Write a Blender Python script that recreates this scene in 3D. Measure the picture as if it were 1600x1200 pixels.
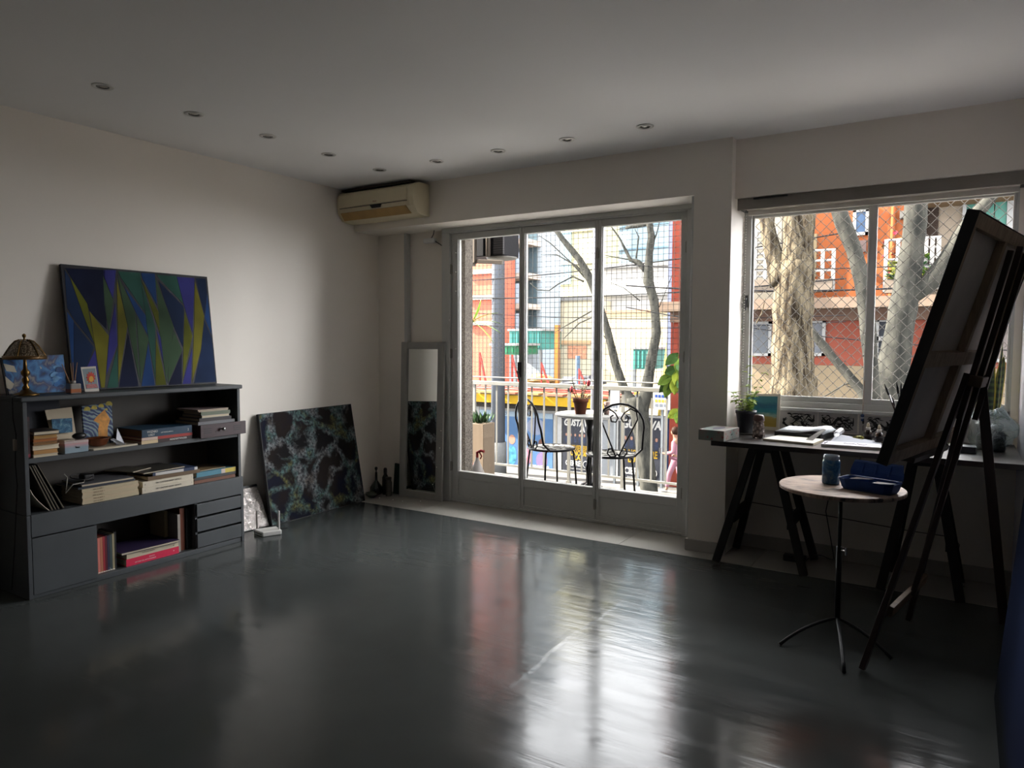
import bpy, math, random
from mathutils import Vector, Matrix, noise
for o in list(bpy.data.objects): bpy.data.objects.remove(o)
SC = bpy.context.scene; COL = SC.collection
rnd = random.Random(7)

# ------------------------------------------------------------------ camera, sky, sun, exposure
FPX, YAW, PITCH, ROLL = 1108.2, math.radians(32.07), math.radians(3.41), math.radians(0.22)
EYE = Vector((0, 0, 1.35))
_f = Vector((-math.sin(YAW)*math.cos(PITCH), math.cos(YAW)*math.cos(PITCH), -math.sin(PITCH)))
_r0 = Vector((math.cos(YAW), math.sin(YAW), 0)); _u0 = _r0.cross(_f)
_r = math.cos(ROLL)*_r0 + math.sin(ROLL)*_u0; _u = -math.sin(ROLL)*_r0 + math.cos(ROLL)*_u0
cam = bpy.data.objects.new('camera', bpy.data.cameras.new('camera')); COL.objects.link(cam)
cam.data.sensor_width = 36.0; cam.data.lens = 36.0*FPX/1600.0; cam.data.clip_start = 0.02; cam.data.clip_end = 400
cam.matrix_world = Matrix(((_r.x, _u.x, -_f.x, EYE.x), (_r.y, _u.y, -_f.y, EYE.y), (_r.z, _u.z, -_f.z, EYE.z), (0, 0, 0, 1)))
SC.camera = cam

W = bpy.data.worlds.new('sky'); SC.world = W; W.use_nodes = True
_bg = W.node_tree.nodes['Background']; _bg.inputs[0].default_value = (0.97, 0.98, 1.0, 1); _bg.inputs[1].default_value = 10.0
sun = bpy.data.objects.new('sun', bpy.data.lights.new('sun', 'SUN')); COL.objects.link(sun)
sun.data.energy = 70.0; sun.data.angle = math.radians(0.6); sun.data.color = (1.0, 0.93, 0.82)
SUN_FROM = Vector((-0.82, -0.17, 0.55)).normalized()
sun.rotation_euler = (-SUN_FROM).to_track_quat('-Z', 'Y').to_euler(); sun.location = (-10, 0, 20)
for _n, _c, _sx, _sz in (('door_daylight_portal', (-2.58, 4.93, 1.22), 2.0, 2.0), ('window_daylight_portal', (-0.46, 4.93, 1.59), 1.42, 1.2)):
    _l = bpy.data.lights.new(_n, 'AREA'); _l.shape = 'RECTANGLE'; _l.size = _sx; _l.size_y = _sz
    _l.cycles.is_portal = True
    _o = bpy.data.objects.new(_n, _l); COL.objects.link(_o); _o.location = _c; _o.rotation_euler = (math.radians(-90), 0, 0)
SC.view_settings.view_transform = 'Standard'; SC.view_settings.look = 'None'
SC.view_settings.gamma = 1.0; SC.view_settings.use_curve_mapping = False
SC.view_settings.exposure = 0.9
SC.cycles.diffuse_bounces = 6; SC.cycles.max_bounces = 14; SC.cycles.transparent_max_bounces = 24
SC.cycles.sample_clamp_indirect = 6.0

# ------------------------------------------------------------------ helpers
def P(u, v, x=None, y=None, z=None):
    d = _f + _r*((u-800)/FPX) - _u*((v-600)/FPX)
    k = (x-EYE.x)/d.x if x is not None else (y-EYE.y)/d.y if y is not None else (z-EYE.z)/d.z
    return EYE + d*k
ALB = 1.0        # scales outdoor colours darker than real, to offset the over-bright sky
def lin(c):
    return tuple(ALB*(x/12.92 if x <= 0.04045 else ((x+0.055)/1.055)**2.4) for x in (c[0]/255, c[1]/255, c[2]/255)) + (1,)
class NT:
    def __init__(s, name):
        s.m = bpy.data.materials.new(name); s.m.use_nodes = True; s.t = s.m.node_tree
        s.b = s.t.nodes['Principled BSDF']; s.out = s.t.nodes['Material Output']
        if ALB < .9: s.b.inputs['Specular IOR Level'].default_value = .15*ALB
    def n(s, t, **k):
        q = s.t.nodes.new(t)
        for a, v in k.items(): setattr(q, a, v)
        return q
    def l(s, a, b): s.t.links.new(a, b)
    def coord(s, sc=(1, 1, 1), kind='Object', loc=(0, 0, 0), rot=(0, 0, 0)):
        c = s.n('ShaderNodeTexCoord'); mp = s.n('ShaderNodeMapping')
        mp.inputs['Scale'].default_value = sc; mp.inputs['Location'].default_value = loc; mp.inputs['Rotation'].default_value = rot
        s.l(c.outputs[kind], mp.inputs[0]); return mp.outputs[0]
    def noise(s, vec, scale, detail=3, rough=.5, dist=0):
        q = s.n('ShaderNodeTexNoise'); q.inputs['Scale'].default_value = scale; q.inputs['Detail'].default_value = detail
        q.inputs['Roughness'].default_value = rough; q.inputs['Distortion'].default_value = dist
        s.l(vec, q.inputs['Vector']); return q
    def ramp(s, fac, stops, interp='LINEAR'):
        q = s.n('ShaderNodeValToRGB'); e = q.color_ramp.elements; q.color_ramp.interpolation = interp
        while len(e) < len(stops): e.new(.5)
        for el, (p, c) in zip(e, stops): el.position = p; el.color = c if len(c) == 4 else lin(c)
        s.l(fac, q.inputs[0]); return q.outputs[0]
    def mix(s, fac, a, b, mode='MIX'):
        q = s.n('ShaderNodeMix', data_type='RGBA', blend_type=mode)
        for v, i in ((fac, 0), (a, 6), (b, 7)):
            if hasattr(v, 'links') or hasattr(v, 'is_linked'): s.l(v, q.inputs[i])
            else: q.inputs[i].default_value = v
        return q.outputs[2]
    def bump(s, h, strength=.2, dist=.01):
        q = s.n('ShaderNodeBump'); q.inputs['Strength'].default_value = strength; q.inputs['Distance'].default_value = dist
        s.l(h, q.inputs['Height']); s.l(q.outputs[0], s.b.inputs['Normal'])
    def set(s, **k):
        for a, v in k.items():
            i = s.b.inputs[a.replace('_', ' ')]
            if hasattr(v, 'is_linked'): s.l(v, i)
            else: i.default_value = v
        return s
_mc = {}
def M(col, rough=.6, metal=0., var=.10, scale=9., bump=0., spec=.5, stretch=(1, 1, 1), name=None, trans=0.):
    key = (tuple(col), rough, metal, var, scale, bump, spec, stretch, trans, ALB)
    if key in _mc: return _mc[key]
    n = NT(name or 'paint'); c = lin(col); v = n.coord(stretch)
    ns = n.noise(v, scale, 4)
    lo = tuple(max(0, x*(1-var)) for x in c[:3])+(1,); hi = tuple(min(1, x*(1+var)) for x in c[:3])+(1,)
    n.set(Base_Color=n.ramp(ns.outputs[0], [(.3, lo), (.7, hi)]), Roughness=rough, Metallic=metal)
    n.b.inputs['Specular IOR Level'].default_value = spec*(1 if ALB > .9 else .3*ALB)
    if trans: n.b.inputs['Transmission Weight'].default_value = trans
    if bump:
        nb = n.noise(v, scale*6, 3); n.bump(nb.outputs[0], bump, .004)
    _mc[key] = n.m; return n.m
def wood(col, rough=.5, scale=1.0, axis=2):
    n = NT('wood'); sc = [22*scale]*3; sc[axis] = 1.6*scale; v = n.coord(tuple(sc)); ns = n.noise(v, 1.6, 5, .6, .6); c = lin(col)
    n.set(Base_Color=n.ramp(ns.outputs[0], [(.3, tuple(x*.6 for x in c[:3])+(1,)), (.7, tuple(min(1, x*1.2) for x in c[:3])+(1,))]), Roughness=rough)
    n.bump(ns.outputs[0], .15, .003); return n.m
def glass(tint=(1, 1, 1), refl=.9, dirt=0.0):
    n = NT('pane_glass'); t = n.n('ShaderNodeBsdfTransparent'); t.inputs[0].default_value = tint+(1,)
    g = n.n('ShaderNodeBsdfGlossy'); g.inputs['Roughness'].default_value = .02; g.inputs[0].default_value = (refl, refl, refl, 1)
    fr = n.n('ShaderNodeFresnel'); fr.inputs[0].default_value = 1.22
    mx = n.n('ShaderNodeMixShader'); n.l(fr.outputs[0], mx.inputs[0]); n.l(t.outputs[0], mx.inputs[1]); n.l(g.outputs[0], mx.inputs[2])
    n.l(mx.outputs[0], n.out.inputs[0]); return n.m

class MB:
    def __init__(s): s.v = []; s.f = []; s.m = []; s.mi = 0
    def add(s, vs, fs):
        n = len(s.v); s.v += [Vector(p) for p in vs]; s.f += [tuple(i+n for i in q) for q in fs]; s.m += [s.mi]*len(fs); return s
    def box(s, x0, x1, y0, y1, z0, z1):
        return s.add([(x0, y0, z0), (x1, y0, z0), (x1, y1, z0), (x0, y1, z0), (x0, y0, z1), (x1, y0, z1), (x1, y1, z1), (x0, y1, z1)],
                     [(0, 3, 2, 1), (4, 5, 6, 7), (0, 1, 5, 4), (1, 2, 6, 5), (2, 3, 7, 6), (3, 0, 4, 7)])
    def beam(s, a, b, w, h, up=(0, 0, 1)):
        a = Vector(a); b = Vector(b); d = (b-a).normalized(); up = Vector(up)
        if abs(d.dot(up)) > .98: up = Vector((0, 1, 0))
        sx = d.cross(up).normalized(); sy = sx.cross(d); q = []
        for p in (a, b):
            for i, j in ((-1, -1), (1, -1), (1, 1), (-1, 1)): q.append(p + sx*(i*w/2) + sy*(j*h/2))
        return s.add(q, [(0, 1, 2, 3), (7, 6, 5, 4), (0, 4, 5, 1), (1, 5, 6, 2), (2, 6, 7, 3), (3, 7, 4, 0)])
    def tube(s, pts, r, n=8, closed=False):
        pts = [Vector(p) for p in pts]; k = len(pts); R = r if isinstance(r, (list, tuple)) else [r]*k
        up = None; vs = []
        for i, p in enumerate(pts):
            a = pts[(i-1) % k] if (i or closed) else p; b = pts[(i+1) % k] if (i < k-1 or closed) else p
            d = (b-a).normalized() if (b-a).length > 1e-9 else Vector((0, 0, 1))
            if up is None: up = Vector((0, 0, 1)) if abs(d.z) < .9 else Vector((1, 0, 0))
            sx = d.cross(up).normalized(); up = sx.cross(d).normalized()
            for j in range(n):
                t = 2*math.pi*j/n; vs.append(p + (sx*math.cos(t) + up*math.sin(t))*R[i])
        fs = []
        for i in range(k if closed else k-1):
            for j in range(n):
                i2 = (i+1) % k; fs.append((i*n+j, i2*n+j, i2*n+(j+1) % n, i*n+(j+1) % n))
        if not closed: fs += [tuple(range(n)), tuple(reversed([(k-1)*n+j for j in range(n)]))]
        return s.add(vs, fs)
    def cyl(s, a, b, r0, r1=None, n=12): return s.tube([a, b], [r0, r0 if r1 is None else r1], n)
    def lathe(s, prof, n=24, c=(0, 0, 0), wob=None):
        c = Vector(c); vs = []; k = len(prof)
        for r, z in prof:
            for j in range(n):
                t = 2*math.pi*j/n; w = wob(t, z) if wob else 1; vs.append(c + Vector((r*w*math.cos(t), r*w*math.sin(t), z)))
        fs = [(i*n+j, i*n+(j+1) % n, (i+1)*n+(j+1) % n, (i+1)*n+j) for i in range(k-1) for j in range(n)]
        if prof[0][0] > 1e-5: fs.append(tuple(reversed(range(n))))
        if prof[-1][0] > 1e-5: fs.append(tuple((k-1)*n+j for j in range(n)))
        return s.add(vs, fs)
    def prism(s, poly, z0, z1):
        n = len(poly); vs = [(x, y, z0) for x, y in poly] + [(x, y, z1) for x, y in poly]
        return s.add(vs, [tuple(reversed(range(n))), tuple(range(n, 2*n))] + [(i, (i+1) % n, n+(i+1) % n, n+i) for i in range(n)])
    def slab(s, pts, off):     # polygon in space, extruded by the vector off
        off = Vector(off); n = len(pts); pts = [Vector(p) for p in pts]
        return s.add(pts + [p+off for p in pts], [tuple(reversed(range(n))), tuple(range(n, 2*n))] + [(i, (i+1) % n, n+(i+1) % n, n+i) for i in range(n)])
    def ball(s, c, r, n=10, m=7, sc=(1, 1, 1), wob=0):
        c = Vector(c); vs = []; 
        for i in range(m+1):
            ph = math.pi*i/m
            for j in range(n):
                t = 2*math.pi*j/n; d = Vector((math.sin(ph)*math.cos(t), math.sin(ph)*math.sin(t), -math.cos(ph)))
                k = 1 + (wob*noise.noise(d*2.3+c*3) if wob else 0)
                vs.append(c + Vector((d.x*sc[0], d.y*sc[1], d.z*sc[2]))*r*k)
        return s.add(vs, [(i*n+j, i*n+(j+1) % n, (i+1)*n+(j+1) % n, (i+1)*n+j) for i in range(m) for j in range(n)])
    def leaf(s, a, d, length, width, nrm=(0, 0, 1), bend=0., th=.0006, seg=4):
        a = Vector(a); d = Vector(d).normalized(); nrm = Vector(nrm); sx = d.cross(nrm)
        if sx.length < 1e-4: sx = d.cross(Vector((1, 0, 0)))
        sx.normalize(); nn = sx.cross(d).normalized(); vs = []
        for i in range(seg+1):
            t = i/seg; w = width*math.sin(math.pi*min(1, t*.92+.06))*.5; p = a + d*(length*t) - nn*(bend*length*t*t)
            vs += [p - sx*w, p + nn*(-.12*width) , p + sx*w]
        fs = []
        for i in range(seg):
            b = 3*i; fs += [(b, b+1, b+4, b+3), (b+1, b+2, b+5, b+4)]
        return s.add(vs, fs)
ORG = {}
def _tag(o, label=None, cat=None, group=None, kind=None):
    if label: o['label'] = label
    if cat: o['category'] = cat
    if group: o['group'] = group
    if kind: o['kind'] = kind
    return o
def thing(name, label, cat, loc=(0, 0, 0), rz=0., group=None, kind=None):
    o = bpy.data.objects.new(name, None); o.empty_display_size = .05; COL.objects.link(o)
    o.location = loc; o.rotation_euler = (0, 0, rz); ORG[o.name] = Vector((0, 0, 0)); return _tag(o, label, cat, group, kind)
def wthing(name, label, cat, loc, group=None, kind=None):   # parts given in world coordinates
    o = thing(name, label, cat, loc, 0, group, kind); ORG[o.name] = Vector(loc); return o
def obj(name, mb, mats, parent=None, label=None, cat=None, group=None, kind=None, smooth=False, bevel=0., loc=None, base=False):
    if not isinstance(mats, (list, tuple)): mats = [mats]
    org = ORG.get(parent.name, Vector()) if parent else Vector()
    if parent is None and loc is None:
        xs = [v.x for v in mb.v]; ys = [v.y for v in mb.v]; zs = [v.z for v in mb.v]
        org = Vector(((min(xs)+max(xs))/2, (min(ys)+max(ys))/2, min(zs)))
    me = bpy.data.meshes.new(name); me.from_pydata([v-org for v in mb.v], [], mb.f)
    for m in mats: me.materials.append(m)
    if len(mats) > 1: me.polygons.foreach_set('material_index', mb.m)
    if smooth: me.polygons.foreach_set('use_smooth', [True]*len(me.polygons))
    me.update(); o = bpy.data.objects.new(name, me); COL.objects.link(o)
    if parent: o.parent = parent; ORG[o.name] = org
    else: o.location = org if loc is None else loc; ORG[o.name] = org
    if bevel:
        b = o.modifiers.new('bevel', 'BEVEL'); b.width = bevel; b.segments = 2; b.limit_method = 'ANGLE'
    return _tag(o, label, cat, group, kind)
def struct(name, mb, mats, parent=None, **k):
    return obj(name, mb, mats, parent, kind='structure', **k) if parent is None else obj(name, mb, mats, parent, **k)
def text(name, body, size, mat, parent, loc, rot, ext=.0004, align='CENTER', shear=0., bold=0., sx=1.):
    c = bpy.data.curves.new(name, 'FONT'); c.body = body; c.size = size; c.extrude = ext; c.align_x = align; c.align_y = 'CENTER'
    c.shear = shear; c.offset = bold; c.resolution_u = 2
    tmp = bpy.data.objects.new('lettering_source', c); COL.objects.link(tmp)
    me = bpy.data.meshes.new_from_object(tmp); bpy.data.objects.remove(tmp); me.materials.clear(); me.materials.append(mat)
    o = bpy.data.objects.new(name, me); COL.objects.link(o); o.parent = parent
    o.location = Vector(loc) - ORG.get(parent.name, Vector()) if parent else loc; o.rotation_euler = rot; o.scale = (sx, 1, 1)
    return o
def copy_tree(o, parent=None):
    c = o.copy(); COL.objects.link(c); c.parent = parent; ORG[c.name] = ORG.get(o.name, Vector())
    for ch in list(o.children): copy_tree(ch, c)
    return c
R90 = math.pi/2

# ------------------------------------------------------------------ shared materials
WALL = NT('wall_paint'); _v = WALL.coord(); _n1 = WALL.noise(_v, 1.1, 3); _n2 = WALL.noise(_v, 60, 3)
WALL.set(Base_Color=WALL.ramp(_n1.outputs[0], [(.25, (240, 232, 221)), (.75, (246, 239, 229))]), Roughness=.55); WALL.bump(_n2.outputs[0], .08, .002); WALLM = WALL.m
CEILM = M((242, 241, 240), .7, var=.02, scale=.8, name='ceiling_paint')
TRIM = M((196, 196, 192), .42, var=.05, scale=3, bump=.04, name='gloss_paint')
GLASS = glass()
FLOOR = NT('floor_epoxy'); _v = FLOOR.coord(); _a = FLOOR.noise(_v, .9, 4, .6); _b = FLOOR.noise(FLOOR.coord((1.0, 7.0, 1), rot=(0, 0, .75)), 1.6, 4, .55, .5); _c = FLOOR.noise(_v, 5.5, 3, .5, .3)
FLOOR.set(Base_Color=FLOOR.ramp(_a.outputs[0], [(.3, (66, 69, 68)), (.7, (76, 80, 79))]), Roughness=FLOOR.ramp(_b.outputs[0], [(.3, (.10, .10, .10, 1)), (.75, (.20, .20, .20, 1))]))
FLOOR.b.inputs['Specular IOR Level'].default_value = .22
_w = FLOOR.n('ShaderNodeTexVoronoi', feature='DISTANCE_TO_EDGE'); _w.inputs['Scale'].default_value = .55; FLOOR.l(FLOOR.coord((.35, 1.6, 1), rot=(0, 0, .62)), _w.inputs['Vector'])
_k = FLOOR.n('ShaderNodeMath', operation='LESS_THAN'); _k.inputs[1].default_value = .006; FLOOR.l(_w.outputs[0], _k.inputs[0])
_h = FLOOR.n('ShaderNodeMath', operation='MULTIPLY_ADD'); _h.inputs[1].default_value = .30; FLOOR.l(_c.outputs[0], _h.inputs[0]); FLOOR.l(_b.outputs[0], _h.inputs[2])
_g = FLOOR.n('ShaderNodeMath', operation='MULTIPLY_ADD'); _g.inputs[1].default_value = .12; FLOOR.l(_k.outputs[0], _g.inputs[0]); FLOOR.l(_h.outputs[0], _g.inputs[2])
_sx = FLOOR.n('ShaderNodeSeparateXYZ'); FLOOR.l(_v, _sx.inputs[0]); _wn = FLOOR.noise(_v, 3.0, 3)
_xx = FLOOR.n('ShaderNodeMath', operation='MULTIPLY_ADD'); _xx.inputs[1].default_value = .10; FLOOR.l(_wn.outputs[0], _xx.inputs[0]); FLOOR.l(_sx.outputs[0], _xx.inputs[2])
_cr = FLOOR.noise(FLOOR.coord((1.0, 2.6, 1)), 9.0, 5, .65, .8); _bd = FLOOR.n('ShaderNodeMapRange'); FLOOR.l(_xx.outputs[0], _bd.inputs[0]); _bd.inputs[1].default_value = -2.0; _bd.inputs[2].default_value = -1.0
_bm = FLOOR.ramp(_bd.outputs[0], [(.12, (.12, .12, .12, 1)), (.24, (.45, .45, .45, 1)), (.27, (1, 1, 1, 1)), (.29, (.5, .5, .5, 1)), (.56, (.4, .4, .4, 1)), (.60, (1, 1, 1, 1)), (.62, (.4, .4, .4, 1)), (.8, (.12, .12, .12, 1))])
_cm = FLOOR.n('ShaderNodeMath', operation='MULTIPLY'); FLOOR.l(_cr.outputs[0], _cm.inputs[0]); FLOOR.l(_bm, _cm.inputs[1])
_sum = FLOOR.n('ShaderNodeMath', operation='MULTIPLY_ADD'); _sum.inputs[1].default_value = .55; FLOOR.l(_cm.outputs[0], _sum.inputs[0]); FLOOR.l(_g.outputs[0], _sum.inputs[2])
FLOOR.bump(_sum.outputs[0], .16, .008); FLOORM = FLOOR.m
BLACK = M((22, 22, 24), .5, var=.15, name='black_paint')
DKMETAL = M((26, 26, 28), .45, .6, var=.1, name='dark_metal')
CHROME = M((200, 200, 200), .2, 1., var=.02, name='chrome')
WHITEP = M((232, 230, 226), .4, var=.02, name='white_plastic')
PAPER = M((226, 222, 212), .8, var=.04, scale=20, name='paper')
PAGES = M((206, 194, 168), .85, var=.12, scale=3, stretch=(1, 1, 60), name='book_pages')
INK = M((24, 24, 26), .7, var=.1, name='ink'); WINK = M((230, 228, 222), .6, var=.02, name='white_print')
# ------------------------------------------------------------------ the room
XL, XR, YB, ZC = -4.40, 0.30, -4.6, 2.61
YP, YR, YD, YO = 4.475, 4.55, 4.78, 4.98       # pillar face, right beam face, door plane, outer face
m = MB().box(XL-.2, XR+.2, YB-.2, 4.333, -.2, 0)
flo = struct('floor', m, FLOORM, label='glossy dark grey painted floor', loc=(0, 0, 0))
TILEM = M((168, 164, 156), .25, var=.05, scale=4, name='floor_tile'); xs = [XL] + [-1.874+.865*k for k in range(-2, 3)] + [XR]
struct('tile_bed', MB().box(XL-.2, XR+.2, 4.333, YO, -.2, -.006), M((90, 88, 84), .8), flo)
for a, b in zip(xs, xs[1:]):
    if b-a > .01: struct('tile', MB().box(a+.0015, b-.0015, 4.3345, YO-.05, -.006, .0015), TILEM, flo, bevel=.001)
struct('ceiling', MB().box(XL-.2, XR+.2, YB-.2, YO, ZC, ZC+.2), CEILM, label='white painted ceiling with recessed spots', loc=(0, 0, 0))
struct('wall_left', MB().box(XL-.2, XL, YB-.2, YO, -.2, ZC+.1), WALLM, label='plain white wall behind the bookcase', loc=(0, 0, 0))
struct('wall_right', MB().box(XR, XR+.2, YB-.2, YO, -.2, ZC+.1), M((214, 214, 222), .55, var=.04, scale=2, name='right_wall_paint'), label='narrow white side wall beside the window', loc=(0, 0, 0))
struct('wall_back', MB().box(XL-.2, XR+.2, YB-.2, YB, -.2, ZC+.1), M((128, 120, 112), .6, var=.1), label='dim wall behind the viewer', loc=(0, 0, 0))
m = MB()
m.box(XL-.1, -4.075, 4.77, YO, -.1, 2.35); m.box(-4.08, -3.66, 4.81, YO, -.1, 2.35)       # left of the door
m.box(XL-.1, -1.447, YP, YO, 2.282, ZC+.1)                                            # beam over the door
m.box(-1.447, -1.21, YP, YO, -.1, ZC+.1)                                             # pillar
m.box(-1.212, XR+.1, YR, YO, 2.25, ZC+.1)                                            # beam over the window
m.box(-1.212, XR+.1, 4.77, YO, -.1, .935); m.box(.262, XR+.1, 4.8, YO, .9, 2.3)
m.box(-1.212, XR+.1, 4.86, YO, 2.2, 2.26)
struct('wall_front', m, WALLM, label='white front wall with beam, pillar and window recess', loc=(0, 0, 0))
m = MB().box(-1.2, XR, 4.758, 4.772, .0016, .085); m.box(-1.462, -1.2, YP-.016, YP+.002, .0016, .075); m.box(-1.462, -1.446, YP, 4.79, .0016, .075)
struct('baseboard_front', m, M((168, 164, 158), .45, var=.08), label='low painted skirting under the window', bevel=.003)
m = MB().box(-4.09, -4.064, 4.755, 4.815, .0016, 2.283)
struct('trim_1', m, TRIM, label='vertical corner trim beside the leaning mirror', bevel=.004)

# door_1: three tall glazed leaves
d = wthing('door_1', 'grey painted balcony door of three tall glazed leaves', None, (-2.58, YD, 0), kind='structure')
m = MB().box(-3.675, -3.595, YD-.03, YD+.09, .0016, 2.283); m.box(-1.583, -1.447, YD-.03, YD+.09, .0016, 2.283); m.box(-3.6, -1.58, YD-.03, YD+.09, 2.243, 2.283)
m.box(-3.6, -1.58, YD-.01, YD+.09, .0016, .018); m.box(-3.66, -1.45, YD-.045, YD-.028, 2.25, 2.283); m.box(-1.47, -1.447, YD-.28, YD-.03, .08, 2.283)
struct('frame', m, TRIM, d, bevel=.004)
HINGE = M((150, 148, 140), .4, .4, var=.1)
for k, (x0, x1, g0, g1) in enumerate(((-3.593, -2.909, -3.525, -2.93), (-2.905, -2.255, -2.88, -2.277), (-2.251, -1.585, -2.225, -1.628))):
    y0, y1 = YD-.005, YD+.045
    m = MB().box(x0, g0, y0, y1, .022, 2.24); m.box(g1, x1, y0, y1, .022, 2.24); m.box(g0, g1, y0, y1, 2.19, 2.24); m.box(g0, g1, y0, y1, .2, .262); m.box(g0, g1, y0, y1, .022, .05)
    for a, b in ((g0-.006, g0+.006), (g1-.006, g1+.006)): m.box(a, b, y0+.012, y0+.024, .25, 2.2)
    lf = struct('leaf', m, TRIM, d, bevel=.003)
    struct('pane', MB().box(g0, g1, YD+.036, YD+.040, .262, 2.19), GLASS, lf)
    struct('bottom_panel', MB().box(g0, g1, YD+.006, YD+.03, .045, .205), TRIM, lf)
    hx = x0 if k == 0 else x1 if k == 2 else x1-.001
    for hz in (.3 if k != 1 else .14, 1.25, 2.0 if k != 0 else 1.95):
        q = MB().cyl((hx, y0-.008, hz-.04), (hx, y0-.008, hz+.04), .008, n=8); q.box(hx-.012, hx+.012, y0-.004, y0, hz-.035, hz+.035)
        struct('hinge', q, HINGE, lf)
    if k == 0:
        q = MB().box(-2.93, -2.905, y0-.018, y0, 1.07, 1.19); q.tube([(-2.917, y0-.02, 1.12), (-2.917, y0-.05, 1.12), (-2.900, y0-.055, 1.09), (-2.895, y0-.05, 1.05)], .006, 6); q.cyl((-2.917, y0-.026, 1.165), (-2.917, y0-.01, 1.165), .01)
        struct('lock_handle', q, BLACK, lf)
# window_1
wn = wthing('window_1', 'two-part painted window behind the work table', None, (-.46, 4.82, .935), kind='structure')
m = MB().box(-1.21, -1.165, 4.80, 4.9, .935, 2.25); m.box(.248, .264, 4.80, 4.9, .935, 2.25); m.box(-1.21, .264, 4.80, 4.9, 2.19, 2.25); m.box(-1.21, .264, 4.80, 4.9, .935, .975)
m.box(-1.2, .262, 4.745, 4.80, .918, .938)
struct('frame', m, TRIM, wn, bevel=.003)
for x0, x1, g0, g1, yy in ((-1.165, -.435, -1.153, -.482, 4.83), (-.475, .248, -.43, .236, 4.80)):
    m = MB().box(x0, g0, yy, yy+.028, .975, 2.19); m.box(g1, x1, yy, yy+.028, .975, 2.19); m.box(g0, g1, yy, yy+.028, 2.163, 2.19); m.box(g0, g1, yy, yy+.028, .975, 1.008)
    s = struct('sash', m, TRIM, wn, bevel=.003); struct('pane', MB().box(g0, g1, yy+.020, yy+.024, 1.008, 2.163), GLASS, s)
q = MB().box(-1.192, -1.178, 4.785, 4.80, 1.58, 1.66); q.tube([(-1.185, 4.785, 1.64), (-1.185, 4.765, 1.63), (-1.183, 4.76, 1.56)], .006, 6)
struct('latch', q, BLACK, wn)
# roller blind rolled up under the beam
b = wthing('roller_blind', 'cream roller blind rolled up above the work table window', 'blind', (-.46, 4.70, 2.18))
BL = M((166, 158, 146), .7, var=.05)
obj('roll', MB().cyl((-1.17, 4.70, 2.215), (.255, 4.70, 2.215), .024, n=16), BL, b, smooth=True)
obj('hem_bar', MB().box(-1.17, .255, 4.722, 4.736, 2.165, 2.195), M((210, 206, 198), .5), b, bevel=.002)
q = MB().box(-1.2, -1.172, 4.66, 4.75, 2.19, 2.25); q.cyl((-1.19, 4.69, 2.215), (-1.168, 4.69, 2.215), .02)
obj('bracket', q, DKMETAL, b); obj('bracket', MB().box(.257, .285, 4.66, 4.75, 2.19, 2.25), DKMETAL, b)
obj('head_board', MB().box(-1.2, .285, 4.572, 4.585, 2.178, 2.249), M((132, 126, 118), .6, var=.06, stretch=(1, 1, 30)), b, bevel=.002)
obj('head_rail', MB().box(-1.10, -.90, 4.560, 4.571, 2.236, 2.245), BLACK, b)
q = MB()
for k in range(66):
    zz = 2.2-k*.0172; q.ball((-1.182, 4.725, zz), .0042, 6, 4)
    if k % 2 == 0 and k < 64: q.ball((-1.190, 4.712, zz-.008), .0042, 6, 4)
ch = obj('pull_chain', q, WHITEP, b); ch['kind'] = 'stuff'
# recessed ceiling spots
SPR = M((206, 204, 200), .35, .3, var=.03); SPD = M((60, 56, 52), .5, var=.1); SPL = M((196, 194, 186), .2, .5, var=.05)
spots = [(-3.645, 1.974+.4995*k) for k in range(5)] + [(-3.645+.5135*k, 3.993) for k in range(1, 5)]
names = ['farthest from the corner on the bookcase side row', 'second from the viewer on the bookcase side row', 'third and middle one of the bookcase side row', 'next but one from the air conditioner on the side row',
         'at the corner where both rows meet', 'just right of the corner in the window row', 'second from the corner in the window row', 'third from the corner in the window row', 'last of the window row, nearest the pillar']
sp0 = None
for (x, y), nm in zip(spots, names):
    if sp0 is None:
        sp0 = thing('recessed_spot', '', 'ceiling light', (x, y, ZC), group='recessed spots in the ceiling')
        obj('rim', MB().lathe([(.030, .001), (.034, -.006), (.046, -.006), (.050, -.003), (.051, .001)], 28), SPR, sp0, smooth=True)
        obj('ring', MB().lathe([(.022, .001), (.022, -.004), (.030, -.004), (.031, .001)], 24), SPD, sp0, smooth=True)
        obj('lamp_face', MB().lathe([(.021, .0005), (.017, -.003), (.001, -.005)], 20), SPL, sp0, smooth=True); s = sp0
    else:
        s = copy_tree(sp0); s.location = (x, y, ZC)
    s['label'] = 'recessed ceiling spot ' + nm
# air conditioner on the beam
t = wthing('air_conditioner', 'yellowed wall-mounted air conditioner in the corner under the ceiling', 'air conditioner', (-3.985, 4.38, 2.335))
CR = M((216, 204, 172), .45, var=.06, scale=5, name='yellowed_plastic'); CR2 = M((176, 140, 78), .5, var=.1); 
prof = [(4.47, 2.585), (4.35, 2.585), (4.295, 2.565), (4.272, 2.53), (4.268, 2.46), (4.283, 2.40), (4.33, 2.345), (4.40, 2.335), (4.47, 2.335)]
def ext(mb, prof, x0, x1):
    n = len(prof); return mb.add([(x0, y, z) for y, z in prof] + [(x1, y, z) for y, z in prof], [tuple(range(n)), tuple(reversed(range(n, 2*n)))] + [(i, n+i, n+(i+1) % n, (i+1) % n) for i in range(n)])
obj('body', ext(MB(), prof, -4.385, -3.59), CR, t, bevel=.004)
obj('end_cap', ext(MB(), [(y-.004 if y < 4.44 else y, z) for y, z in prof], -3.625, -3.575), CR, t, bevel=.006)
obj('end_cap', ext(MB(), [(y-.004 if y < 4.44 else y, z) for y, z in prof], -4.392, -4.375), CR, t, bevel=.004)
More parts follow.
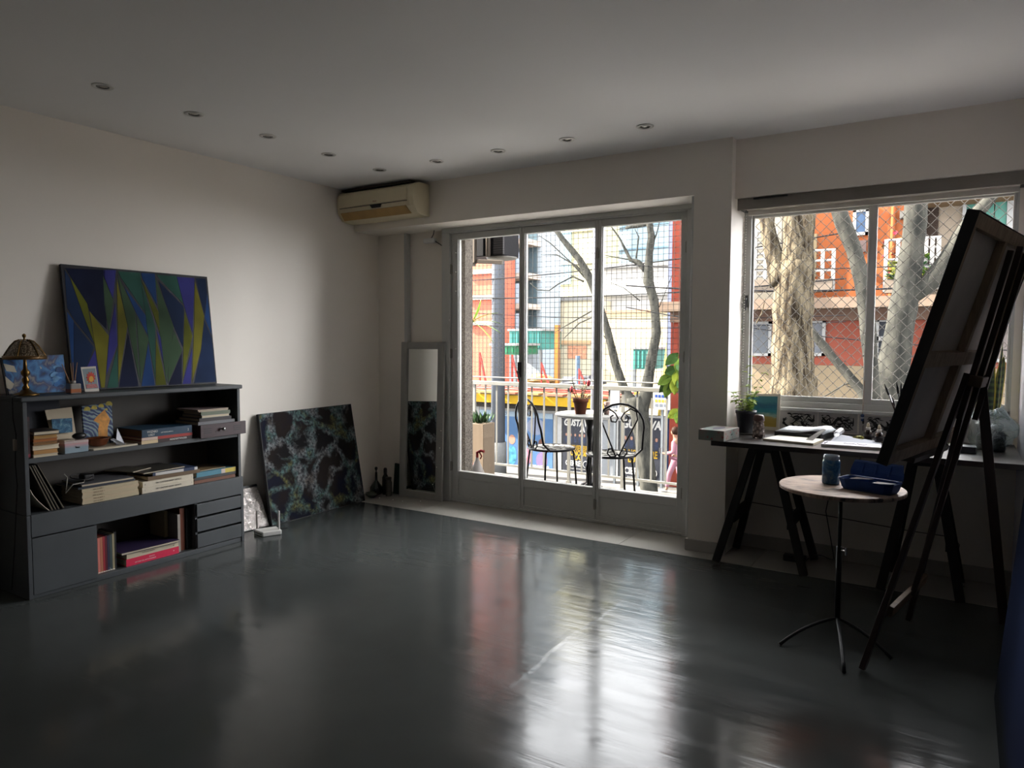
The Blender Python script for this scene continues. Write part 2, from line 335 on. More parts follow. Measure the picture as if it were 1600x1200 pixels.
obj('louvre', MB().slab([(-4.36, 4.2815, 2.405), (-3.66, 4.2815, 2.405), (-3.64, 4.326, 2.349), (-4.36, 4.326, 2.349)], (0, -.004, -.003)), CR2, t)
obj('front_panel', MB().slab([(-4.36, 4.2685, 2.545), (-3.64, 4.2685, 2.545), (-3.64, 4.268, 2.445), (-4.36, 4.268, 2.445)], (0, -.004, 0)), CR, t, bevel=.002)
obj('panel_gap', MB().box(-4.36, -3.64, 4.266, 4.272, 2.436, 2.4395), BLACK, t)
obj('top_grille', MB().box(-4.37, -3.62, 4.30, 4.42, 2.583, 2.592), M((70, 64, 50), .6), t)
obj('display', MB().slab([(-4.02, 4.268, 2.436), (-3.90, 4.268, 2.436), (-3.915, 4.2745, 2.412), (-4.005, 4.2745, 2.412)], (0, -.005, -.001)), M((24, 24, 36), .2), t)
text('logo', 'BGH', .018, M((150, 60, 50), .5), t, (-3.97, 4.2635, 2.462), (R90, 0, 0))
# junction box hanging from the beam
t = wthing('junction_box', 'small white junction box dangling by its wire beside the door', 'junction box', (-3.79, 4.74, 2.18))
obj('case', MB().box(-3.845, -3.735, 4.715, 4.765, 2.175, 2.215), WHITEP, t, bevel=.006)
obj('wire', MB().tube([(-3.80, 4.75, 2.212), (-3.775, 4.75, 2.225), (-3.76, 4.75, 2.25), (-3.76, 4.76, 2.284)], .0035, 6), BLACK, t)
obj('wire', MB().tube([(-3.74, 4.745, 2.19), (-3.70, 4.752, 2.165), (-3.672, 4.752, 2.148)], .004, 6), BLACK, t)
# ------------------------------------------------------------------ bookcase along the left wall
CASE = M((66, 70, 73), .5, var=.08, scale=5, bump=.05, name='bookcase_paint'); CASE2 = M((72, 66, 60), .6, var=.15, scale=3)
xb, xf, y0, y1 = -4.392, -4.045, 1.735, 3.035
ZS1, ZS2, ZB = .735, .442, .030
t = wthing('bookcase', 'low dark grey bookcase with open shelves, one door and three drawers', 'bookcase', (-4.22, 2.385, 0))
obj('top_board', MB().box(xb, xf+.012, y0-.012, y1+.014, 1.031, 1.057), CASE, t, bevel=.006)
obj('side_panel', MB().box(xb, xf, y0, y0+.020, .44, 1.031), CASE, t, bevel=.002)
obj('side_panel', MB().box(xb, xf, y1-.020, y1, .44, 1.031), CASE, t, bevel=.002)
obj('back_panel', MB().box(xb, xb+.008, y0+.02, y1-.02, .02, 1.031), CASE2, t)
obj('shelf', MB().box(xb+.008, xf-.004, y0+.02, y1-.02, ZS1-.026, ZS1), CASE, t, bevel=.002)
m = MB().box(xb, xf+.012, y0-.006, y0+.014, 0, .44); obj('base_side', m, CASE, t, bevel=.002)
obj('base_side', MB().box(xb, xf+.012, y1-.014, y1+.006, 0, .44), CASE, t, bevel=.002)
obj('apron_board', MB().box(xb+.008, xf+.014, y0+.014, y1-.014, .325, .442), CASE, t, bevel=.002)
obj('base_board', MB().box(xb+.008, xf+.006, y0+.014, y1-.014, 0.0, ZB), CASE, t, bevel=.002)
obj('divider', MB().box(xb+.008, xf, 2.068, 2.084, ZB, .325), CASE, t); obj('divider', MB().box(xb+.008, xf, 2.688, 2.704, ZB, .325), CASE, t)
obj('door', MB().box(xf-.012, xf+.012, y0+.016, 2.078, .020, .318), CASE, t, bevel=.002)
for a, b in ((.036, .124), (.138, .222), (.236, .316)):
    m = MB().box(xf-.012, xf+.012, 2.694, y1-.015, a, b); m.box(xf-.10, xf-.012, 2.708, y1-.02, a+.006, b-.012); obj('drawer', m, CASE, t, bevel=.002)

ZS1 += .0006; ZS2 += .0006; ZB += .0006
_bm = {}
def cov(c): return M(c, .5, var=.06, scale=6, name='book_cover')
def book(label, ya, yb, z0, T, c, depth=.22, x=-4.06, flip=False, yaw=0., title=None, tcol=None, tsize=None, name='book', group='books on the bookcase', wrap=None, pages=PAGES, lines=None, tx=0.):
    L = yb-ya; t = thing(name, label, 'book', (x, (ya+yb)/2, z0), R90+yaw, group)
    cm = cov(c) if isinstance(c, tuple) else c; e = min(.003, T*.16); f = -1 if flip else 1
    m = MB().box(-L/2, L/2, 0, depth, 0, e); m.box(-L/2, L/2, 0, depth, T-e, T)
    if flip: m.box(-L/2, L/2, depth-.002, depth, e, T-e); obj('cover', m, cm, t); obj('pages', MB().box(-L/2+.003, L/2-.003, .003, depth-.002, e, T-e), pages, t)
    else: m.box(-L/2, L/2, 0, .002, e, T-e); obj('cover', m, cm, t); obj('pages', MB().box(-L/2+.003, L/2-.003, .002, depth-.004, e, T-e), pages, t)
    if wrap:
        for a, b, cc in wrap: obj('spine_band', MB().box(-L/2+a*L, -L/2+b*L, -.0006, .001, .0005, T-.0005), cov(cc), t)
    if title:
        for k, (s, xx, zz, sz) in enumerate(lines or [(title, tx, T*.5, tsize or T*.55)]):
            text('title', s, sz, tcol or INK, t, (xx, -.0012, zz), (R90, 0, 0), .0002, sx=.9)
    return t
def sbook(label, ya, yb, z0, H, c, depth=.16, x=-4.075, lean=0., name='book', group='books standing in the low bay', bands=None):
    T = yb-ya; t = thing(name, label, 'book', (x, (ya+yb)/2, z0), R90, group); t.rotation_euler = (0, lean, R90)
    e = min(.0025, T*.2); cm = cov(c)
    m = MB().box(-T/2, -T/2+e, 0, depth, 0, H); m.box(T/2-e, T/2, 0, depth, 0, H); m.box(-T/2+e, T/2-e, 0, .002, 0, H)
    obj('cover', m, cm, t); obj('pages', MB().box(-T/2+e, T/2-e, .002, depth-.004, .003, H-.003), PAGES, t)
    for a, b, cc in bands or []: obj('spine_band', MB().box(-T/2+.0004, T/2-.0004, -.0006, .001, a*H, b*H), cov(cc), t)
    return t
g1 = 'books on the upper shelf'; g2 = 'books and magazines on the middle shelf'; g3 = 'books lying in the low bay'; g4 = 'books standing in the low bay'
# upper shelf, left end
sbook('narrow dark red book standing at the left end of the upper shelf', 1.757, 1.775, ZS1, .215, (58, 20, 24), .15, -4.07, 0, group=g1, bands=[(.02, .10, (150, 40, 60)), (.5, .9, (30, 14, 16))])
st = [(.014, (206, 194, 170), 'thin cream book at the bottom of the small paperback stack', 1.782, 1.902), (.023, (170, 130, 84), 'tan paperback second from the bottom of the small stack', 1.786, 1.905),
      (.024, (222, 210, 186), 'thick cream-edged book in the middle of the small stack', 1.784, 1.916), (.016, (128, 96, 62), 'brown-edged paperback above the thick cream one', 1.784, 1.902),
      (.016, (150, 92, 48), 'rust-edged paperback fifth in the small stack', 1.786, 1.905), (.020, (164, 128, 78), 'tan-edged paperback just below the top of the small stack', 1.792, 1.908), (.020, (44, 36, 34), 'dark-covered book on top of the small paperback stack', 1.789, 1.912)]
z = ZS1
for k, (T, c, lb, a, b) in enumerate(st):
    pc = M((216, 204, 178), .85, var=.1, scale=3, stretch=(1, 1, 50)) if k in (0, 2, 6) else M((c[0]+20, c[1]+14, c[2]+6), .85, var=.15, scale=3, stretch=(1, 1, 50))
    book(lb, a, b, z, T, c, .17, -4.055-.006*(k % 3), True, rnd.uniform(-.05, .05), group=g1, pages=pc); z += T+.0004
obj('note_card', MB().slab([(-4.30, 1.80, ZS1+.0005), (-4.30, 1.875, ZS1+.0005), (-4.335, 1.875, ZS1+.232), (-4.335, 1.80, ZS1+.232)], (-.004, 0, 0)), M((176, 150, 112), .8), None, 'plain tan card standing behind the small paperback stack', 'card')
# mounted print and dark board behind it
t = wthing('mounted_print', 'small blue print on a cream mount leaning inside the upper shelf', 'picture', (-4.22, 1.95, ZS1))
n_ = NT('blue_print'); v_ = n_.coord((1, 1, 1)); a_ = n_.noise(v_, 28, 5, .7, 1.2)
n_.set(Base_Color=n_.ramp(a_.outputs[0], [(.3, (14, 44, 74)), (.5, (28, 92, 128)), (.7, (120, 160, 170))]), Roughness=.6)
def leanrect(ya, yb, za, zb, xa, xb_, th=.004): return [Vector((xa, ya, za)), Vector((xa, yb, za)), Vector((xb_, yb, zb)), Vector((xb_, ya, zb))]
q = [P(86, 690, x=-4.19), P(122, 685, x=-4.19), P(112, 636, x=-4.25), P(70, 641, x=-4.25)]; q[0].z = q[1].z = ZS1+.001
obj('mount', MB().slab(q, (-.003, 0, 0)), M((196, 182, 158), .8, var=.04), t)
q2 = [P(82, 678, x=-4.197), P(113, 675, x=-4.197), P(112, 653, x=-4.223), P(80, 655, x=-4.223)]
obj('print', MB().slab([p+Vector((.004, 0, 0)) for p in q2], (-.003, 0, 0)), n_.m, t)
obj('dark_board', MB().slab([(-4.235, 1.80, ZS1), (-4.235, 2.035, ZS1), (-4.31, 2.035, 1.012), (-4.31, 1.80, 1.012)], (-.006, 0, 0)), M((16, 22, 38), .5), None, 'dark navy board leaning behind the mounted print', 'board')
# small swirl canvas
n_ = NT('swirl_paint'); v_ = n_.coord(); w_ = n_.n('ShaderNodeTexWave', wave_type='RINGS'); w_.inputs['Scale'].default_value = 14; w_.inputs['Distortion'].default_value = 9; w_.inputs['Detail'].default_value = 3; n_.l(v_, w_.inputs[0])
n_.set(Base_Color=n_.ramp(w_.outputs[0], [(.1, (16, 34, 84)), (.5, (40, 78, 128)), (.9, (130, 150, 150))]), Roughness=.55)
t = wthing('small_canvas', 'small blue canvas with yellow dots and a golden shape on the upper shelf', 'painting', (-4.24, 2.11, ZS1))
def cpt(u, v): 
    k = (v-628)/(690-628); return P(u, v, x=-4.285+.055*k)
q = [P(133, 697, x=-4.225), P(178, 690, x=-4.225), cpt(174, 629), cpt(128, 635)]; q[0].z = q[1].z = ZS1+.001
obj('canvas', MB().slab(q, (-.012, 0, 0)), n_.m, t)
YEL = M((196, 176, 70), .6, var=.3, scale=60); ORA = M((206, 140, 50), .6, var=.25, scale=50)
m = MB()
for u, v, r in ((136, 640, .018), (147, 638, .017), (158, 635, .016), (170, 632, .020), (166, 640, .008)):
    c = cpt(u, v)+Vector((.0015, 0, 0)); m.slab([c+Vector((-.0, r*math.cos(a), r*math.sin(a))) for a in [2*math.pi*k/14 for k in range(14)]], (-.0012, 0, 0))
obj('painted_dot', m, YEL, t)
obj('painted_shape', MB().slab([cpt(u, v)+Vector((.0018, 0, 0)) for u, v in ((154, 684), (168, 682), (168, 668), (172, 655), (163, 640), (150, 652), (146, 657), (155, 662), (153, 672))], (-.0012, 0, 0)), ORA, t)
# gift box with pale sides, black case on top
t = wthing('keepsake_box', 'small pink and pale blue box with tiny print beside the paperbacks', 'box', (-4.11, 2.0, ZS1))
n_ = NT('pastel'); v_ = n_.coord(); s_ = n_.n('ShaderNodeSeparateXYZ'); n_.l(v_, s_.inputs[0])
n_.set(Base_Color=n_.ramp(s_.outputs[2], [(.028, (136, 156, 168)), (.05, (200, 152, 152))]), Roughness=.6)
obj('body', MB().box(-4.165, -4.06, 1.938, 2.062, ZS1, ZS1+.062), n_.m, t, bevel=.002); obj('lid', MB().box(-4.166, -4.059, 1.937, 2.063, ZS1+.052, ZS1+.066), M((190, 172, 168), .6), t, bevel=.002)
text('print', 'bee', .016, INK, t, (-4.0588, 2.005, ZS1+.03), (R90, 0, R90))
obj('paper_slip', MB().box(-4.15, -4.075, 1.945, 2.0, ZS1+.0665, ZS1+.071), M((186, 176, 158), .8), None, 'little pale paper slip lying on the keepsake box', 'paper')
obj('glasses_case', MB().ball((-4.10, 2.035, ZS1+.0855), .038, 14, 8, (.6, 1.0, .5)), M((14, 14, 16), .4), None, 'black oval case resting on the keepsake box', 'case', smooth=True)
# wooden bowl, folded metal stand, flat book
obj('wooden_bowl', MB().lathe([(.020, .0), (.045, .008), (.062, .045), (.066, .048), (.058, .044), (.042, .012), (.001, .008)], 28, (-4.135, 2.150, ZS1+.0112)), wood((120, 62, 30), .35, 1.5), None, 'small dark wooden bowl in front of the swirl canvas', 'bowl', smooth=True)
book('thin cream book lying flat before the wooden bowl', 2.085, 2.335, ZS1, .010, (196, 186, 164), .16, -4.052, group=g1)
m = MB().slab([(-4.085, 2.225, ZS1+.011), (-4.085, 2.275, ZS1+.011), (-4.10, 2.245, ZS1+.105)], (-.003, .004, 0)); m.slab([(-4.066, 2.185, ZS1+.05), (-4.066, 2.20, ZS1+.055), (-4.07, 2.275, ZS1+.0115), (-4.075, 2.24, ZS1+.0115)], (-.003, .002, .002))
obj('folded_metal_stand', m, M((176, 178, 184), .35, .8, var=.05), None, 'folded silver metal stand beside the wooden bowl', 'stand')
# big art books
book('dark art book with white spine lettering at the bottom of the big stack', 2.36, 2.688, ZS1, .021, (46, 20, 20), .26, -4.055, wrap=[(0, .31, (214, 190, 150))], title='HUNDERTWASSER', tcol=WINK, tsize=.015, tx=.07, group=g1)
book('red and white spined art book in the middle of the big stack', 2.362, 2.69, ZS1+.0214, .017, (166, 44, 34), .26, -4.055, wrap=[(0, .30, (214, 190, 176)), (.3, .36, (160, 40, 34))], group=g1)
book('thick blue art book on top of the big stack', 2.364, 2.688, ZS1+.0388, .046, (22, 58, 82), .27, -4.055, title='x', tcol=WINK, group=g1, lines=[('WIZNIO', -.097, .031, .020), ('USKY', -.104, .012, .019), ('LAS VANGUARDIAS', -.005, .021, .010), ('2', .135, .021, .020)], pages=M((120, 92, 72), .85, var=.15, scale=3, stretch=(1, 1, 50)))
# slatted metal drawer box that sticks out, with stack on it
t = wthing('drawer_box', 'plum brown metal drawer box with chrome knob jutting from the upper shelf', 'drawer box', (-4.13, 2.87, ZS1))
PLUM = M((62, 44, 48), .5, var=.1); DB0, DB1 = 2.722, 3.010
obj('case', MB().box(-4.33, -4.035, DB0+.01, 3.008, ZS1, ZS1+.075), PLUM, t, bevel=.002)
fr = obj('drawer_front', MB().box(-4.035, -4.018, DB0, 3.058, ZS1-.004, ZS1+.080), PLUM, t, bevel=.002)
for yy in (2.745, 2.965):
    for k in range(3): obj('slot', MB().box(-4.0185, -4.0172, yy, yy+.055, ZS1+.026+k*.013, ZS1+.031+k*.013), BLACK, fr)
m = MB().lathe([(.004, 0), (.004, .010), (.010, .014), (.012, .020), (.008, .027), (.001, .029)], 16)
m.v = [Vector((v.z-4.018, v.y+2.875, ZS1+.045-v.x)) for v in m.v]; obj('knob', m, CHROME, fr, smooth=True)
z = ZS1+.0765
for lb, a, b, T, c, dp, fl in (('silver grey laptop-thin folder lying on the drawer box', 2.735, 3.004, .020, (112, 112, 116), .25, False), ('dark binder above the silver folder', 2.745, 2.975, .022, (40, 34, 36), .23, False), ('white ring-bound album in the drawer box stack', 2.762, 2.965, .018, (150, 146, 140), .21, True),
                             ('mottled green paperback in the drawer box stack', 2.758, 2.968, .021, (104, 112, 92), .2, False), ('pale magazine near the top of the drawer box stack', 2.742, 2.955, .007, (150, 140, 134), .22, True), ('pinkish magazine on top of the drawer box stack', 2.735, 2.96, .008, (136, 118, 116), .23, True)):
    book(lb, a, b, z, T, c, dp, -4.06, fl, rnd.uniform(-.03, .03), group=g1); z += T+.0004
# middle shelf, left: leaning folders
for k, (lb, yt, yb_, c) in enumerate((('thin black folder leaning leftmost on the middle shelf', 1.767, 1.868, (26, 24, 22)), ('dark brown folder leaning second on the middle shelf', 1.780, 1.884, (42, 38, 34)), ('thin charcoal folder leaning third on the middle shelf', 1.790, 1.900, (34, 32, 32)), ('black hardback folder leaning outermost on the middle shelf', 1.806, 1.924, (20, 20, 22)))):
    m = MB().slab([(-4.055, yb_, ZS2+.0005), (-4.255, yb_, ZS2+.0005), (-4.255, yt, ZS2+.255), (-4.055, yt, ZS2+.255)], (0, -.0085, -.0))
    tt = wthing('folder', lb, 'folder', (-4.15, yb_, ZS2), 'folders leaning on the middle shelf'); obj('cover', m, cov(c), tt)
    obj('paper_edge', MB().slab([(-4.0535, yb_-.0025, ZS2+.004), (-4.057, yb_-.0025, ZS2+.004), (-4.057, yt-.0025, ZS2+.252), (-4.0535, yt-.0025, ZS2+.252)], (0, -.0035, 0)), M((120, 110, 92), .8), tt)
pts = [(1.762, ZS2+.130), (1.775, ZS2+.100), (1.80, ZS2+.062), (1.828, ZS2+.028), (1.85, ZS2+.004)]
m = MB()
for (a, b), (c, e) in zip(pts, pts[1:]): m.slab([(-4.055, a, b), (-4.055, c, e), (-4.25, c, e), (-4.25, a, b)], (0, -.002, -.002))
obj('curved_sheet', m, M((198, 190, 170), .7), None, 'pale flexed sheet slumped under the leaning folders', 'sheet')
# white paperback stack
z = ZS2
for k, lb in enumerate(('bottom cream paperback of the numbered series stack', 'second cream paperback of the numbered series stack', 'third cream paperback of the numbered series stack', 'fourth cream paperback of the numbered series stack', 'fifth cream paperback of the numbered series stack')):
    T = .0165; book(lb, 2.018+.002*(k % 2), 2.338-.003*(k % 3), z, T, (186+4*(k % 2), 172, 142), .23, -4.058+.002*(k % 2), False, 0, 'N', M((110, 92, 66), .7), .008, group=g2, tx=-.06+.01*k, lines=[('SERIE DE ARTE  %d' % (k+1), -.07, T/2, .009)]); z += T+.0004
book('dark blue magazine lying on the cream series stack', 2.005, 2.325, z, .010, (30, 38, 52), .24, -4.07, False, .01, group=g2); z += .0104
book('grey magazine with white edge on top of the cream series stack', 2.03, 2.318, z, .012, (84, 84, 88), .24, -4.075, True, -.05, group=g2); z += .0124
z += .004
t = wthing('power_adapter', 'black charger with looped cables on the cream series stack', 'charger', (-4.17, 2.10, z))
obj('case', MB().box(-4.205, -4.14, 2.075, 2.13, z, z+.035), BLACK, t, bevel=.006)
obj('cable', MB().tube([(-4.17+.055*math.cos(a)*1.0, 2.075+.055*math.sin(a), z+.012+.022*abs(math.sin(a*.5))) for a in [k*.35 for k in range(22)]], .003, 6), BLACK, t)
obj('cable', MB().tube([(-4.10, 1.95, .62), (-4.10, 1.965, .60), (-4.09, 1.955, .555), (-4.08, 1.945, .52), (-4.075, 1.98, .56), (-4.08, 2.0, z+.006), (-4.10, 2.05, z+.004), (-4.15, 2.08, z+.006)], .0028, 6), M((130, 126, 116), .5), t)
# two volumes
for k, lb in enumerate(('lower white volume of the boxed artists pair', 'upper white volume of the boxed artists pair')):
    book(lb, 2.355+.006*k, 2.688, ZS2+.0345*k, .034, (204, 194, 174), .26, -4.052-.003*k, False, 0, 'x', INK, group=g2, lines=[('100 CONTEMPORARY ARTISTS', .0, .017, .0135), ('I' if k == 0 else 'II', -.150, .017, .013), ('I', .152, .017, .012)])
book('brown edged board book crossing the two white volumes', 2.40, 2.735, ZS2+.0695, .022, (104, 82, 58), .25, -4.06, False, -.04, group=g2)
book('blue and white spined magazine near the top of the artists stack', 2.435, 2.72, ZS2+.092, .018, (44, 58, 88), .25, -4.065, False, -.06, wrap=[(.06, .68, (206, 204, 200)), (.93, 1, (210, 208, 204))], group=g2)
book('dark grey catalogue on top of the artists stack', 2.38, 2.66, ZS2+.1106, .008, (66, 62, 56), .26, -4.085, True, .06, group=g2)
book('tattered grey newspaper lying askew behind the artists stack', 2.345, 2.50, ZS2+.1195, .006, (96, 90, 78), .2, -4.16, True, .35, group=g2)
# right end of the middle shelf
book('brown leather portfolio at the right end of the middle shelf', 2.695, 2.995, ZS2, .020, (104, 62, 40), .25, -4.055, group=g2)
book('dark slate book on the brown leather portfolio', 2.70, 3.005, ZS2+.0205, .017, (48, 50, 52), .24, -4.06, group=g2)
book('turquoise and yellow spined book at the right end of the middle shelf', 2.715, 3.004, ZS2+.038, .030, (70, 128, 148), .23, -4.06, wrap=[(.62, .72, (196, 180, 170)), (.72, 1.0, (196, 176, 70))], group=g2)
book('thin pale magazine over the turquoise spined book', 2.72, 2.95, ZS2+.0684, .005, (130, 110, 80), .2, -4.09, True, group=g2)
# low bay
yy = 2.088
for k, (w, c, h, nm) in enumerate(((.010, (146, 88, 82), .200, 'dusty pink'), (.012, (206, 120, 108), .204, 'salmon'), (.014, (176, 110, 84), .205, 'terracotta'), (.012, (150, 38, 48), .206, 'crimson'), (.010, (92, 24, 40), .207, 'wine red'), (.012, (42, 44, 66), .206, 'navy'), (.014, (58, 70, 70), .208, 'slate green'), (.012, (150, 140, 110), .210, 'khaki'))):
    sbook(nm + ' slim book in the standing row of the low bay', yy, yy+w, ZB, h, c, .15, -4.07, bands=[(.01, .035, (220, 214, 200))]); yy += w+.0012
sbook('black slim book ending the standing row of the low bay', yy+.001, yy+.015, ZB, .215, (18, 18, 20), .16, -4.08)
book('bright pink book lying at the bottom of the low bay', 2.252, 2.582, ZB, .042, (206, 30, 72), .23, -4.058, title='x', tcol=WINK, group=g3, lines=[('HISTORIA DEL ARTE MODERNO', -.05, .014, .010), ('ENSAYOS', -.01, .028, .009), ('*', .13, .02, .02)])
book('cream white book on the bright pink one', 2.256, 2.58, ZB+.0425, .030, (196, 184, 160), .23, -4.060, title='x', tcol=M((90, 80, 60), .7), group=g3, lines=[('CATALOGO GENERAL', -.03, .018, .009), ('o', .13, .016, .02)])
book('purple magazine on top of the lying books in the low bay', 2.225, 2.578, ZB+.073, .014, (42, 30, 62), .25, -4.05, True, -.04, group=g3)
sbook('cream notebook standing right of the lying books', 2.555, 2.575, ZB+.0885, .165, (160, 146, 110), .16, -4.16)
sbook('greyish white binder standing right in the low bay', 2.588, 2.606, ZB, .236, (150, 142, 134), .2, -4.075)
sbook('tall rust brown book standing right in the low bay', 2.612, 2.645, ZB, .268, (112, 54, 28), .22, -4.09)
sbook('black book standing against the drawers in the low bay', 2.650, 2.684, ZB, .262, (22, 22, 24), .22, -4.08)

# ------------------------------------------------------------------ on top of the bookcase
ZT = 1.0576
def plane_pt(o, ex, ez):
    nrm = ex.cross(ez).normalized()
    def f(u, v):
        d = _f + _r*((u-800)/FPX) - _u*((v-600)/FPX); k = (o-EYE).dot(nrm)/d.dot(nrm); return EYE + d*k
    return f, nrm
BLp = Vector((-4.243, 2.083, ZT+.0045)); BRp = Vector((-4.243, 3.005, ZT+.0045)); TLp = Vector((-4.365, 2.095, 1.785)); TRp = Vector((-4.365, 3.032, 1.785))
f1, n1 = plane_pt(BLp, BRp-BLp, TLp-BLp)
if n1.x < 0: n1 = -n1
t = wthing('geometric_painting', 'large painting of blue and green pointed shards leaning on the bookcase', 'painting', (-4.3, 2.54, ZT))
obj('canvas', MB().slab([BLp, BRp, TRp, TLp], -n1*.022), M((10, 14, 26), .6, var=.2), t)
PC = {'n': (28, 44, 74), 'b': (34, 66, 116), 'o': (92, 96, 30), 'O': (112, 108, 36), 'g': (62, 84, 62), 'p': (56, 56, 124), 'd': (22, 28, 52), 's': (46, 84, 74)}
def shard_mat(c):
    n = NT('shard_paint'); v = n.coord(); w = n.noise(v, 3.2, 2); g = n.noise(v, 70, 2); k = lin(c)
    col = n.ramp(w.outputs[0], [(.3, tuple(x*.55 for x in k[:3])+(1,)), (.7, tuple(x*1.3 for x in k[:3])+(1,))]); n.set(Base_Color=col, Roughness=.75); n.b.inputs['Specular IOR Level'].default_value = .15; n.bump(g.outputs[0], .1, .002); return n.m
PM = {k: shard_mat(c) for k, c in PC.items()}
sh = [('d', (120, 160, 480, 175, 500, 720, 345, 560, 320, 480, 160, 220)), ('n', (115, 170, 160, 240, 300, 620, 385, 850, 205, 630, 140, 520)), ('b', (140, 545, 200, 630, 200, 960, 175, 1260, 160, 1260)), ('n', (200, 640, 385, 870, 320, 1040, 300, 1260, 200, 1260)),
      ('p', (320, 1040, 392, 890, 440, 1260, 320, 1260)), ('o', (165, 240, 320, 480, 390, 850, 300, 620)), ('O', (340, 540, 515, 765, 480, 1260, 450, 1260, 390, 850)), ('g', (460, 225, 555, 450, 515, 740, 475, 500)), ('p', (460, 178, 580, 182, 552, 445, 465, 225)),
      ('p', (572, 470, 592, 850, 490, 1130, 518, 760)), ('O', (583, 250, 682, 680, 600, 1200, 597, 800)), ('s', (500, 1260, 590, 870, 600, 1260)), ('g', (590, 215, 750, 560, 770, 900, 795, 1200, 690, 720, 640, 480)), ('s', (592, 190, 795, 205, 835, 560, 620, 250)), ('b', (650, 330, 845, 590, 862, 765, 755, 560)),
      ('g', (758, 575, 870, 800, 800, 1200, 780, 900)), ('s', (800, 265, 930, 690, 930, 1170, 868, 800, 842, 580)), ('o', (803, 262, 960, 560, 970, 745, 860, 430)), ('b', (800, 207, 925, 213, 945, 500, 812, 255)), ('g', (925, 235, 1095, 690, 1030, 1200, 966, 745, 950, 450)),
      ('o', (935, 770, 1035, 1260, 938, 1260)), ('p', (940, 715, 985, 800, 1000, 1010)), ('g', (1095, 720, 1170, 900, 1040, 1200, 1050, 950)), ('s', (940, 222, 1120, 236, 1180, 485, 960, 255)), ('n', (955, 275, 1187, 510, 1178, 880, 1095, 690, 1000, 420)), ('p', (1118, 238, 1280, 248, 1262, 745, 1188, 510)),
      ('o', (1190, 545, 1262, 770, 1175, 1160, 1180, 890)), ('O', (1283, 275, 1366, 590, 1335, 900, 1258, 1210, 1275, 700)), ('n', (1288, 252, 1388, 258, 1392, 380, 1368, 585)), ('b', (1393, 385, 1435, 770, 1370, 610)), ('n', (1368, 620, 1440, 790, 1478, 1240, 1280, 1250, 1338, 905)),
      ('d', (606, 1250, 686, 735, 785, 1250)), ('b', (808, 1250, 866, 830, 932, 1250)), ('d', (1048, 1250, 1166, 920, 1172, 1250)), ('p', (1176, 1250, 1258, 880, 1252, 1250))]
gu = (BRp-BLp).normalized(); gw = gu.cross(n1); gw = gw if gw.z > 0 else -gw
for key, a in sh:
    pts = [f1(80+a[i]/5.714, 390+a[i+1]/5.714) for i in range(0, len(a), 2)]
    for p in pts:            # keep to the canvas
        s = min(max((p-BLp).dot(gu), .004), (BRp-BLp).length-.001+.02*((p-BLp).dot(gw))); w = min(max((p-BLp).dot(gw), .004), (TLp-BLp).length-.004); p[:] = BLp+gu*s+gw*w
    c = sum(pts, Vector())/len(pts); pts = [c+(p-c)*.972 for p in pts]
    ar = sum(((pts[i]-c).cross(pts[(i+1) % len(pts)]-c) for i in range(len(pts))), Vector())
    if ar.dot(n1) < 0: pts.reverse()
    obj('painted_shard', MB().slab([p for p in pts], n1*.0012), PM[key], t)
# flower painting
n_ = NT('flower_paint'); v_ = n_.coord((1, 1, 1)); w_ = n_.n('ShaderNodeTexVoronoi', feature='F1'); w_.inputs['Scale'].default_value = 13; a_ = n_.noise(v_, 8, 3, .6, 1.0)
mm = n_.n('ShaderNodeVectorMath', operation='MULTIPLY_ADD'); mm.inputs[1].default_value = (.12, .12, .12); n_.l(a_.outputs[1], mm.inputs[0]); n_.l(v_, mm.inputs[2]); n_.l(mm.outputs[0], w_.inputs['Vector'])
n_.set(Base_Color=n_.ramp(w_.outputs[0], [(.05, (20, 40, 60)), (.25, (24, 70, 126)), (.5, (70, 130, 186)), (.72, (60, 70, 110)), (.95, (170, 166, 150))]), Roughness=.5)
t = wthing('flower_painting', 'small painting of blue flowers standing behind the brass lamp', 'painting', (-4.25, 1.89, ZT))
obj('canvas', MB().slab([(-4.225, 1.745, ZT+.001), (-4.225, 2.04, ZT+.001), (-4.262, 2.045, ZT+.212), (-4.262, 1.735, ZT+.198)], (-.018, 0, 0)), [M((20, 22, 28), .6)], t)
obj('painted_face', MB().slab([(-4.2245, 1.752, ZT+.006), (-4.2245, 2.038, ZT+.004), (-4.2615, 2.043, ZT+.210), (-4.2615, 1.742, ZT+.196)], (.0008, 0, 0)), n_.m, t)
PET = [M((40, 104, 168), .5, var=.4, scale=40), M((96, 150, 196), .5, var=.3, scale=40), M((26, 64, 116), .5, var=.3, scale=40)]; ff, fn = plane_pt(Vector((-4.2245, 1.75, ZT)), Vector((0, 1, 0)), Vector((-.037, 0, .205)))
if fn.x < 0: fn = -fn
for k in range(16):
    a = k*2.4; r = 3+11*math.sqrt(k/16); u, v = 92+r*.8*math.cos(a), 588+r*1.4*math.sin(a)
    c = ff(u, v); q = .026-.0009*k
    if c.z < ZT+.03 or c.y > 2.02: continue
    pts = [c+Vector((0, q*math.cos(b)*(1+.25*math.sin(3*b+k)), q*.8*math.sin(b))) for b in [2*math.pi*j/10 for j in range(10)]]
    obj('painted_petal', MB().slab([p+fn*(.0012+.0002*(16-k)) for p in pts], -fn*.0005), PET[k % 3], t)
WP = M((196, 188, 168), .6, var=.1)
for q in ((5, 568, 22, 572, 26, 582, 10, 580), (8, 588, 22, 600, 18, 610, 10, 606), (62, 572, 70, 580, 66, 586)):
    pts = [ff(q[i], q[i+1]) for i in range(0, len(q), 2)]
    if (pts[1]-pts[0]).cross(pts[2]-pts[0]).dot(fn) < 0: pts.reverse()
    obj('painted_petal', MB().slab([p+fn*.0012 for p in pts], fn*.0004), WP, t)
